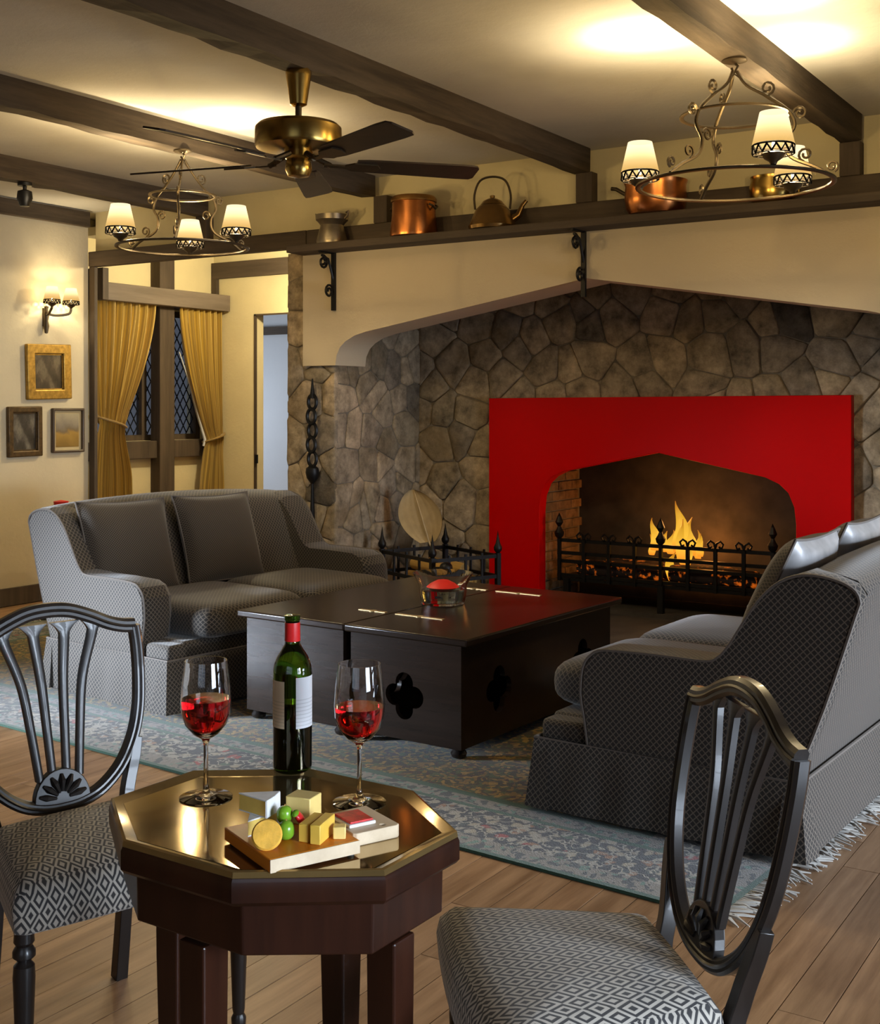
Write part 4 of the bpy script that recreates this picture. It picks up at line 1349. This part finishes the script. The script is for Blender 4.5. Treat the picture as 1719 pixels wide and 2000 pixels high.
for lab, mt, loc, r_ in (('upper green grape beside the red fruit on the board', 'grape_green', (-1.336, 1.590, BZ + 0.033), 0.0135), ('lower green grape in front of the other on the board', 'grape_green', (-1.318, 1.572, BZ + 0.0155), 0.0145), ('green grape tucked behind the lower one', 'grape_green', (-1.342, 1.600, BZ + 0.0105), 0.0095), ('black grape behind the green grapes, the larger', 'grape_black', (-1.372, 1.630, BZ + 0.014), 0.0125), ('black grape low between the white cheese and green grapes', 'grape_black', (-1.350, 1.572, BZ + 0.0105), 0.0095)):
    t = thing('grape', lab, 'grape', loc, 0, 'grapes on the cheese board')
    MB().soft((0, 0, 0), r_, r_, r_ * 1.1, 1.0, 18, 12).obj('berry', mt, t, 60)
    MB().tube([(0, 0, r_ * 1.06), (0.001, 0, r_ * 1.06 + 0.003)], 0.0012, 5).obj('stem_end', 'log_wood', t)
o = thing('strawberry_slice', 'red strawberry slice leaning between the grapes and cheese block', 'fruit', (-1.316, 1.606, BZ + 0.026), R(30))
MB().soft((0, 0, 0), 0.006, 0.012, 0.019, 0.9, 18, 12).obj('flesh', 'strawberry', o, 60)
MB().lathe([(0.001, 0.015), (0.007, 0.018), (0.003, 0.021)], 8).obj('calyx', 'grape_green', o)
o.rotation_euler = (R(40), R(-30), R(35))
o = thing('jam_dish', 'small white dish of red jam on the rear board', 'dish', (-1.288, 1.716, TT + 0.0222), R(-20))
MB().prism([(-0.030, -0.026), (0.034, -0.028), (0.038, 0.024), (-0.026, 0.030)], 0.0, 0.006).obj('dish_body', 'white_plate', o, 0, bevel=0.002)
MB().prism([(-0.0265, -0.0225), (0.0305, -0.0245), (0.0345, 0.0205), (-0.0225, 0.0265)], 0.0062, 0.0095).obj('jam', 'salami', o, 0, bevel=0.0015)

# ------------------------------------------------------------------ shield-back chairs
def make_chair(label, loc, rz):
    t = thing('dining_chair', label, 'chair', loc, rz, 'shield-back chairs at the octagonal table')
    yr, lean = -0.221, 0.19
    WF, WR, YF = 0.60, 0.36, 0.215

    def bk(x_, z, off=0.0):
        return (x_, yr - (z - 0.47) * lean + off, z)
    # upholstered seat
    rings = []
    base = [(-WF / 2, YF), (WF / 2, YF), (WR / 2 + 0.015, yr + 0.03), (-WR / 2 - 0.015, yr + 0.03)]

    def outline(d):
        cs = [(base[i][0] * (1 - d / 0.25), -0.0055 + (base[i][1] + 0.0055) * (1 - d / 0.22)) for i in range(4)]
        pts = []
        for i in range(4):
            p, q = Vector(cs[i]), Vector(cs[(i + 1) % 4])
            bow = 0.018 if i == 0 else 0.004
            nrm = Vector((-(q - p).y, (q - p).x)).normalized()
            for k in range(12):
                u = 0.03 + 0.94 * k / 11
                pts.append(p.lerp(q, u) + nrm * bow * math.sin(PI * u))
        return pts
    for d, z in ((0.010, 0.39), (0.0, 0.397), (-0.004, 0.445), (0.002, 0.478), (0.018, 0.498), (0.06, 0.512), (0.14, 0.520), (0.20, 0.522)):
        rings.append([(p[0], p[1], z) for p in outline(d)])
    MB().loft(rings).obj('seat', 'diamond_weave', t, 60, uvbox=True)
    # front legs, turned
    for sx in (-1, 1):
        MB().lathe([(0.020, 0.394), (0.022, 0.366), (0.017, 0.358), (0.024, 0.346), (0.024, 0.335), (0.013, 0.325), (0.022, 0.315), (0.0235, 0.29), (0.022, 0.25), (0.015, 0.05), (0.013, 0.04), (0.018, 0.03), (0.017, 0.012), (0.012, 0.0)], 20, (sx * (WF / 2 - 0.035), YF - 0.04, 0)).obj('leg', 'ebony', t, 35)
    # rear legs run up into the shield
    for sx in (-1, 1):
        pts = bez([(sx * 0.175, -0.265, 0.0), (sx * 0.172, -0.225, 0.25), (sx * 0.170, -0.212, 0.42), bk(sx * 0.178, 0.50), bk(sx * 0.205, 0.585), bk(sx * 0.215, 0.63)], 5)
        rr = [0.019 - 0.004 * k / len(pts) for k in range(len(pts))]
        MB().tube(pts, [r_ * 1.25 for r_ in rr], 4).obj('leg', 'ebony', t, 25, bevel=0.002)
    # shield frame
    half = [(0.0, 0.977), (0.055, 0.972), (0.11, 0.953), (0.16, 0.930), (0.20, 0.918), (0.236, 0.914)]
    side = [(0.236, 0.914), (0.240, 0.86), (0.238, 0.78), (0.228, 0.70), (0.205, 0.63), (0.165, 0.567), (0.11, 0.522), (0.055, 0.502), (0.0, 0.497)]
    top = [(-a, b) for a, b in reversed(half)] + half[1:]
    lo = [(-a, b) for a, b in side] + [(a, b) for a, b in reversed(side)][1:]

    def band(path, w_, th, name, n=5):
        P = [Vector((p[0], p[1], 0)) for p in path]
        P = bez(P, n)
        rings = []
        for i, p in enumerate(P):
            tg = (P[min(i + 1, len(P) - 1)] - P[max(i - 1, 0)]).normalized()
            nr = Vector((-tg.y, tg.x, 0))
            ring_ = []
            for a, b in ((-1, -.6), (-.6, -1), (.6, -1), (1, -.6), (1, .6), (.6, 1), (-.6, 1), (-1, .6)):
                q = p + nr * a * w_ / 2
                ring_.append(bk(q.x, q.y, b * th / 2))
            rings.append(ring_)
        return MB().loft(rings).obj(name, 'ebony', t, 30)
    band(top, 0.036, 0.026, 'crest_rail')
    band(lo, 0.030, 0.028, 'shield_frame')
    # thin bead along the frame
    for pth in (top, lo):
        P = bez([Vector((a, b, 0)) for a, b in pth], 4)
        MB().tube([bk(p.x, p.y, 0.0135) for p in P], 0.004, 5).obj('bead', 'ebony', t)
    # splat bars spreading up from the carved lunette
    for i, (xb, xm_, xt) in enumerate(((-0.052, -0.075, -0.125), (-0.018, -0.027, -0.043), (0.018, 0.027, 0.043), (0.052, 0.075, 0.125))):
        P = bez([Vector((xb, 0.565, 0)), Vector((xm_ * 0.86, 0.68, 0)), Vector((xm_ * 1.08, 0.80, 0)), Vector((xt * 0.93, 0.905, 0)), Vector((xt, 0.945, 0))], 5)
        rings = []
        for k, p in enumerate(P):
            f_ = k / (len(P) - 1)
            w_ = 0.0095 + 0.006 * f_ ** 2 + 0.024 * max(0, f_ - 0.80) / 0.2
            rings.append([bk(p.x + a * w_, p.y, b * 0.008) for a, b in ((-1, -1), (1, -1), (1, .6), (.4, 1), (-.4, 1), (-1, .6))])
        MB().loft(rings).obj('splat_bar', 'ebony', t, 30)
    lun = [(-0.075, 0.502)] + [(0.073 * math.cos(PI - PI * k / 14), 0.515 + 0.075 * math.sin(PI * k / 14)) for k in range(15)] + [(0.075, 0.502)]
    lu = MB().prism(lun, -0.009, 0.012, lambda a, b, c: bk(a, b, c)).obj('lunette', 'ebony', t, 0, bevel=0.002)
    for k in range(7):
        a = PI * (k + 0.5) / 7
        MB().tube([bk(0.018 * math.cos(a), 0.518 + 0.018 * math.sin(a), 0.013), bk(0.045 * math.cos(a), 0.518 + 0.045 * math.sin(a), 0.017), bk(0.062 * math.cos(a), 0.518 + 0.06 * math.sin(a), 0.013)], [0.004, 0.0085, 0.004], 6).obj('petal', 'ebony', lu)
    return t


make_chair('black shield-back chair with zigzag seat at the left frame edge', (-2.244, 2.006, 0.001), R(254.2))
make_chair('black shield-back chair seen from the side at right of the table', (-0.98, 1.996, 0.001), R(132.3))

# ------------------------------------------------------------------ ceiling fan
fan = thing('ceiling_fan', 'antique brass ceiling fan with five dark blades under the beam', 'fan', (-3.335, 4.06, ZB))
MB().lathe([(0.0, 0.0), (0.05, 0.0), (0.056, -0.012), (0.054, -0.03), (0.036, -0.15), (0.02, -0.158), (0.0, -0.158)], 28).obj('canopy', 'brass', fan)
MB().lathe([(0.014, -0.15), (0.014, -0.235)], 14).obj('rod', 'iron_bronze', fan)
MB().lathe([(0.02, -0.222), (0.06, -0.228), (0.17, -0.236), (0.184, -0.25), (0.186, -0.32), (0.18, -0.335), (0.10, -0.345), (0.06, -0.35), (0.0, -0.35)], 40).obj('motor_housing', 'brass', fan)
MB().lathe([(0.06, -0.345), (0.062, -0.375), (0.05, -0.385), (0.055, -0.40), (0.057, -0.43), (0.045, -0.455), (0.0, -0.465)], 28).obj('switch_cup', 'brass', fan)
zb_ = 2.545 - ZB
for k in range(5):
    a = R(-22 + 72 * k)
    ca, sa = math.cos(a), math.sin(a)
    rot = Matrix.Rotation(a, 4, 'Z') @ Matrix.Rotation(R(-12), 4, 'X')

    def bp(x_, y_, z):
        v = Matrix.Rotation(R(-13), 3, 'X') @ Vector((0, y_, z))
        return (x_ * ca - v.y * sa, x_ * sa + v.y * ca, v.z + zb_)
    pl = [(0.25, -0.05), (0.30, -0.058), (0.72, -0.070), (0.785, -0.066), (0.80, -0.045), (0.80, 0.05), (0.785, 0.068), (0.72, 0.070), (0.30, 0.058), (0.25, 0.05)]
    bl = MB().prism(pl, -0.004, 0.004, bp).obj('blade', 'blade_wood', fan, 30)
    m_ = MB().prism([(0.11, -0.012), (0.20, -0.012), (0.24, -0.038), (0.34, -0.034), (0.36, 0.0), (0.34, 0.034), (0.24, 0.038), (0.20, 0.012), (0.11, 0.012)], -0.012, -0.005, bp)
    m_.tube([bp(0.06, 0, 0.03), bp(0.10, 0, 0.01), bp(0.14, 0, -0.008)], 0.012, 8)
    m_.obj('blade_iron', 'iron_bronze', bl, 30)

# ------------------------------------------------------------------ lamps: shade on a pierced gallery
WARM = (1.0, 0.82, 0.50)


def lamp_unit(parent, x_, y_, z_, power, loc_world, sc=1.0):
    """cup, gallery, shade, bulb; z_ is the foot of the cup"""
    c = (x_, y_, z_)
    cup = MB().lathe([(r_ * sc, z * sc) for r_, z in ((0.0, -0.012), (0.012, -0.01), (0.016, 0.0), (0.035, 0.012), (0.045, 0.03), (0.040, 0.034), (0.012, 0.03), (0.010, 0.05), (0.0, 0.05))], 18, c).obj('candle_cup', 'iron_bronze', parent)
    g_ = MB()
    n = 14
    for k in range(n):
        a0, a1 = 2 * PI * k / n, 2 * PI * (k + 0.5) / n
        for aa, bb in ((a0, a1), (a1, 2 * PI * (k + 1) / n)):
            up = aa == a0
            g_.tube([(x_ + 0.078 * sc * math.cos(aa), y_ + 0.078 * sc * math.sin(aa), z_ + (0.03 if up else 0.058) * sc), (x_ + 0.079 * sc * math.cos(bb), y_ + 0.079 * sc * math.sin(bb), z_ + (0.058 if up else 0.03) * sc)], 0.004 * sc, 5)
    g_.lathe([(0.078 * sc, 0.058 * sc), (0.082 * sc, 0.062 * sc), (0.078 * sc, 0.066 * sc)], 24, c, cap=False)
    g_.lathe([(0.076 * sc, 0.026 * sc), (0.080 * sc, 0.028 * sc), (0.076 * sc, 0.031 * sc)], 24, c, cap=False)
    for k in range(4):
        aa = PI * k / 2
        g_.tube([(x_ + 0.04 * sc * math.cos(aa), y_ + 0.04 * sc * math.sin(aa), z_ + 0.03 * sc), (x_ + 0.078 * sc * math.cos(aa), y_ + 0.078 * sc * math.sin(aa), z_ + 0.028 * sc)], 0.003 * sc, 5)
    g_.obj('gallery', 'lamp_gallery', parent)
    sh_ = MB().lathe([(0.080 * sc, 0.066 * sc), (0.066 * sc, 0.127 * sc), (0.0515 * sc, 0.190 * sc)], 28, c, cap=False).obj('shade', 'lamp_shade', parent, 60)
    sh_.visible_shadow = True
    MB().soft((x_, y_, z_ + 0.064 * sc), 0.006 * sc, 0.006 * sc, 0.012 * sc, 1.0, 12, 8).obj('bulb', 'bulb', parent)
    wp = (loc_world[0] + x_, loc_world[1] + y_, loc_world[2] + z_ + 0.14 * sc)
    point('lamp_light', wp, power, WARM, 0.015)
    point('lamp_light', (wp[0], wp[1], wp[2] - 0.06 * sc), power * 1.5, WARM, 0.012)


def chandelier(label, loc, ang, RL, RU, zl, zu, power):
    t = thing('chandelier', label, 'chandelier', loc, 0, 'wrought iron ring chandeliers')
    dz = lambda z: z - loc[2]
    circ = lambda r_, z, n=48: [(r_ * math.cos(2 * PI * k / n), r_ * math.sin(2 * PI * k / n), z) for k in range(n)]
    MB().lathe([(0.0, 0), (0.05, 0.0), (0.052, -0.008), (0.02, -0.018), (0.0, -0.02)], 18).obj('ceiling_plate', 'iron_bronze', t)
    MB().tube([(0.0, 0, -0.015), (0.015, 0, -0.03), (0, 0, -0.055), (-0.012, 0, -0.035)], 0.006, 6).obj('hook', 'iron_bronze', t)
    MB().tube(circ(RL, dz(zl)), 0.0125, 6, True, 0.6).obj('lower_ring', 'iron_bronze', t, 60)
    MB().tube(circ(RU, dz(zu)), 0.010, 6, True, 0.6).obj('upper_ring', 'iron_bronze', t, 60)
    zt = -0.05
    for k in range(3):
        a = ang + R(60 + 120 * k)
        ca, sa = math.cos(a), math.sin(a)
        P3 = lambda r_, z: (r_ * ca, r_ * sa, z)
        zU, zL = dz(zu), dz(zl)
        main = bez([P3(0.01, zt), P3(0.05, zt - 0.06), P3(RU * 0.62, zU + 0.07), P3(RU, zU + 0.005), P3(RU * 1.12, zU - 0.06), P3(RU * 0.95, zU - 0.12), P3(RU * 1.05, zL + 0.10), P3(RL * 0.82, zL + 0.05), P3(RL, zL + 0.005)], 5)
        arm = MB().tube(main, 0.0075, 6).obj('scroll_arm', 'iron_bronze', t, 60)
        for (r0, z0, rr, a0, tn) in ((RU * 0.62, zU + 0.105, 0.030, -1.4, 1.3), (RU * 1.22, zU - 0.01, 0.028, 3.0, -1.3), (RU * 0.80, zU - 0.10, 0.028, 0.2, 1.3), (RL * 0.72, zL + 0.105, 0.030, -1.8, -1.3), (RL * 0.98, zL + 0.05, 0.024, -1.2, 1.3)):
            MB().tube([P3(p[0], p[1]) for p in spiral((r0, z0), rr, rr * 0.3, a0, tn, 14)], 0.0055, 5).obj('curl', 'iron_bronze', arm, 60)
        aw = MB().tube([P3(0.0, zt - 0.01), P3(RU * .5, (zt + zU) / 2 - .01), P3(RU, zU)], 0.003, 5).obj('chain', 'iron_bronze', t)
    for k in range(3):
        a = ang + R(120 * k)
        lamp_unit(t, RL * math.cos(a), RL * math.sin(a), dz(zl) + 0.018, power, loc)
    return t


# camera-frame angles turned into the room: camera right is (cos32.8, sin32.8)
chandelier('larger wrought iron ring chandelier with three lit shades at right', (-1.72, 4.92, ZB), R(32.8 - 82), 0.395, 0.215, 2.420, 2.705, 24.0)
chandelier('smaller wrought iron ring chandelier with three lit shades at left', (-4.93, 4.985, ZB), R(32.8 + 95), 0.36, 0.18, 2.395, 2.685, 24.0)

o = thing('ceiling_lamp', 'round opal ceiling lamp in the window bay behind the lintel', 'lamp', (-6.45, 7.75, 2.93))
MB().lathe([(0.0, 0), (0.11, 0.0), (0.11, -0.02), (0.10, -0.022)], 24).obj('mount', 'brass', o)
MB().lathe([(0.10, -0.02), (0.12, -0.05), (0.09, -0.09), (0.0, -0.10)], 24).obj('globe', 'bulb', o)
point('bay_light', (-6.45, 7.75, 2.74), 105, (1.0, 0.84, 0.52), 0.06)

sc_ = thing('wall_sconce', 'twin-shade iron wall sconce glowing above the gilt picture', 'sconce', (XL, 6.34, 2.13))
MB().lathe([(0.0, 0.0), (0.012, 0.005), (0.022, 0.06), (0.014, 0.10), (0.022, 0.14), (0.012, 0.19), (0.018, 0.21), (0.0, 0.22)], 14, (0.03, 0.0, -0.06)).box(0.0, 0.03, -0.015, 0.015, 0.0, 0.14).obj('stem', 'iron_bronze', sc_)
MB().tube(bez([(0.03, 0.0, 0.10), (0.06, 0.06, 0.085), (0.11, 0.15, 0.10), (0.12, 0.165, 0.14)], 4), 0.010, 6).obj('arm', 'iron_bronze', sc_)
MB().tube(bez([(0.03, 0.0, 0.10), (0.08, -0.02, 0.09), (0.12, -0.02, 0.14)], 4), 0.010, 6).obj('arm', 'iron_bronze', sc_)
lamp_unit(sc_, 0.12, -0.02, 0.15, 3.5, (XL, 6.34, 2.13), 0.8)
lamp_unit(sc_, 0.12, 0.165, 0.15, 3.5, (XL, 6.34, 2.13), 0.8)

o = thing('spotlight', 'small black spotlight hanging under the leftmost ceiling beam', 'spotlight', (-6.5, 5.16, ZB))
MB().lathe([(0.0, 0), (0.045, 0.0), (0.045, -0.02), (0.012, -0.025), (0.012, -0.05)], 16).obj('mount', 'black_plastic', o)
MB().lathe([(0.02, -0.045), (0.045, -0.055), (0.05, -0.10), (0.03, -0.15), (0.0, -0.155)], 16).obj('head', 'black_plastic', o)

# ------------------------------------------------------------------ pictures
def picture(label, yc, zc, w_, h_, fw, fmat, pmat, mount=0.0, tilt=0.0, thick=0.035):
    t = thing('framed_picture', label, 'picture', (XL + 0.002, yc, zc), 0, 'pictures under the sconce')
    t.rotation_euler = (R(tilt), 0, 0)
    a, b = w_ / 2, h_ / 2
    fr_ = plate('frame', [(-a, -b), (a, -b), (a, b), (-a, b)], [[(-a + fw, -b + fw), (a - fw, -b + fw), (a - fw, b - fw), (-a + fw, b - fw)]], 0.0, thick, fmat, lambda p, q, s_: (s_, p, q), t, bevel=0.008)
    a2, b2 = a - fw + 0.004, b - fw + 0.004
    if mount:
        MB().box(0.003, 0.010, -a2, a2, -b2, b2).obj('mount', 'mount_card', t, 0)
        a2, b2 = a2 - mount, b2 - mount
        MB().box(0.010, 0.012, -a2, a2, -b2, b2).obj('print', pmat, t, 0)
    else:
        MB().box(0.004, 0.012, -a2, a2, -b2, b2).obj('canvas', pmat, t, 0)
        MB().box(0.012, 0.018, -a2 - .002, -a2 + 0.014, -b2, b2).box(0.012, 0.018, a2 - 0.014, a2 + .002, -b2, b2).box(0.012, 0.018, -a2, a2, b2 - 0.014, b2 + .002).box(0.012, 0.018, -a2, a2, -b2 - .002, -b2 + .014).obj('slip', fmat, t, 0)
    return t


picture('brown oil painting in a wide gilt frame below the sconce', 6.372, 1.775, 0.425, 0.43, 0.075, 'gilt', 'picture_brown', tilt=1.5)
picture('dark picture in a carved bronze frame, lower left', 6.145, 1.312, 0.315, 0.385, 0.045, 'dark_gilt', 'picture_dark', tilt=0.7)
picture('small landscape print in a thin brown frame, lower right', 6.56, 1.315, 0.315, 0.352, 0.02, 'frame_brown', 'picture_landscape', 0.028)

# ------------------------------------------------------------------ window bay: leaded window, pelmet, curtains
win = thing('window_1', 'leaded diamond-pane window behind the gold curtains', 'window', (XB - 0.12, 7.81, 1.20), kind='structure')
WY0, WY1, WH = -0.69, 0.69, 1.18
for a in (WY0 + 0.03, -0.02, 0.26, WY1 - 0.03):
    MB().box(-0.03, 0.04, a - 0.028, a + 0.028, 0, WH).obj('mullion', 'timber', win, 0)
for z in (0.025, WH - 0.025):
    MB().box(-0.03, 0.038, WY0, WY1, z - 0.025, z + 0.025).obj('rail', 'timber', win, 0)
DW, DH = 0.082, 0.135
dia = MB().prism([(0, -DH / 2), (DW / 2, 0), (0, DH / 2), (-DW / 2, 0)], -0.0015, 0.0015, lambda a, b, c: (c, a, b)).mesh('pane', 'pane_glass', 0)
lead = MB()
ny, nz = int((WY1 - WY0) / DW) + 1, int(WH / DH) + 1
for j in range(nz * 2):
    for i in range(ny):
        y_ = WY0 + 0.05 + (i + (0.5 if j % 2 else 0)) * DW
        z_ = 0.06 + j * DH / 2
        if WY0 + 0.07 < y_ < WY1 - 0.07 and 0.05 < z_ < WH - 0.05:
            o = link('pane', dia, win)
            o.location = (0.0, y_, z_)
            for (a, b) in (((0, -DH / 2), (DW / 2, 0)), ((DW / 2, 0), (0, DH / 2))):
                lead.tube([(0, y_ + a[0], z_ + a[1]), (0, y_ + b[0], z_ + b[1])], 0.0055, 4)
lead.obj('lead_cames', 'lead', win)

pel = MB().box(-8.09, -7.87, 6.995, 8.58, 2.395, 2.545).obj('curtain_pelmet', 'pelmet_wood', None, 30, bevel=0.006)
tag(pel, 'grey-brown wooden pelmet board above the gold curtains', 'pelmet')


def curtain(label, y0, y1, g0, g1, b0, b1, ztie, ztop, flip, seed):
    t = thing('curtain', label, 'curtain', (-7.955, 0, 0), 0, 'gold curtains at the leaded window')
    NF = 8
    rnd = random.Random(seed)
    phs = [rnd.uniform(-.4, .4) for _ in range(40)]

    def lerp(a, b, k):
        return a + (b - a) * k

    def pos(u, v):
        z = ztop * (1 - v) + 0.03 * v
        if z > ztie:
            k = (ztop - z) / (ztop - ztie)
            e = k ** 1.6
            l, r_ = lerp(y0, g0, e), lerp(y1, g1, e)
            sag = 0
        else:
            k = min(1, (ztie - z) / 0.5)
            k = k * k * (3 - 2 * k)
            l, r_ = lerp(g0, b0, k), lerp(g1, b1, k)
        wid = (r_ - l)
        y_ = lerp(l, r_, u)
        amp = 0.036
        w_ = math.sin(2 * PI * NF * u + phs[int(u * 30)] * 0.6 + 0.8 * math.sin(v * 3 + u * 5))
        pinch = math.exp(-((z - ztie) / 0.07) ** 2)
        return (amp * w_ * (1 - 0.45 * pinch) + 0.02 * pinch, y_ + 0.006 * math.cos(2 * PI * NF * u), z)
    MB().grid(pos, 110, 50, lambda u, v: (u * 1.2, v * 2.4)).obj('cloth', 'curtain_gold', t, 80)
    hi, lw_ = (0.06, -0.03) if not flip else (-0.02, 0.05)
    g = [(0.0, lerp(g0, g1, -0.03), ztie + hi), (0.055, lerp(g0, g1, 0.2), ztie + lerp(hi, lw_, 0.3)), (0.066, lerp(g0, g1, 0.5), ztie + lerp(hi, lw_, 0.55)), (0.055, lerp(g0, g1, 0.8), ztie + lerp(hi, lw_, 0.8)), (0.0, lerp(g0, g1, 1.03), ztie + lw_), (-0.045, lerp(g0, g1, 0.7), ztie), (-0.045, lerp(g0, g1, 0.3), ztie)]
    MB().tube([p for p in bez(g + [g[0]], 5)], 0.026, 8, False, 0.4).obj('tieback', 'curtain_gold', t, 60)
    return t


curtain('gold striped curtain tied back at the left of the window', 7.02, 7.74, 7.06, 7.34, 7.03, 7.42, 1.36, 2.41, False, 1)
rc = curtain('gold striped curtain tied back at the right of the window', 7.99, 8.57, 8.33, 8.555, 8.27, 8.565, 1.20, 2.41, True, 2)
MB().tube([(-0.03, 8.03, 2.0), (-0.02, 8.16, 1.7), (0.0, 8.27, 1.35), (0.01, 8.32, 1.2), (0.01, 8.30, 1.14)], [0.006, 0.009, 0.011, 0.014, 0.01], 6).obj('lining_edge', 'white_cloth', rc)
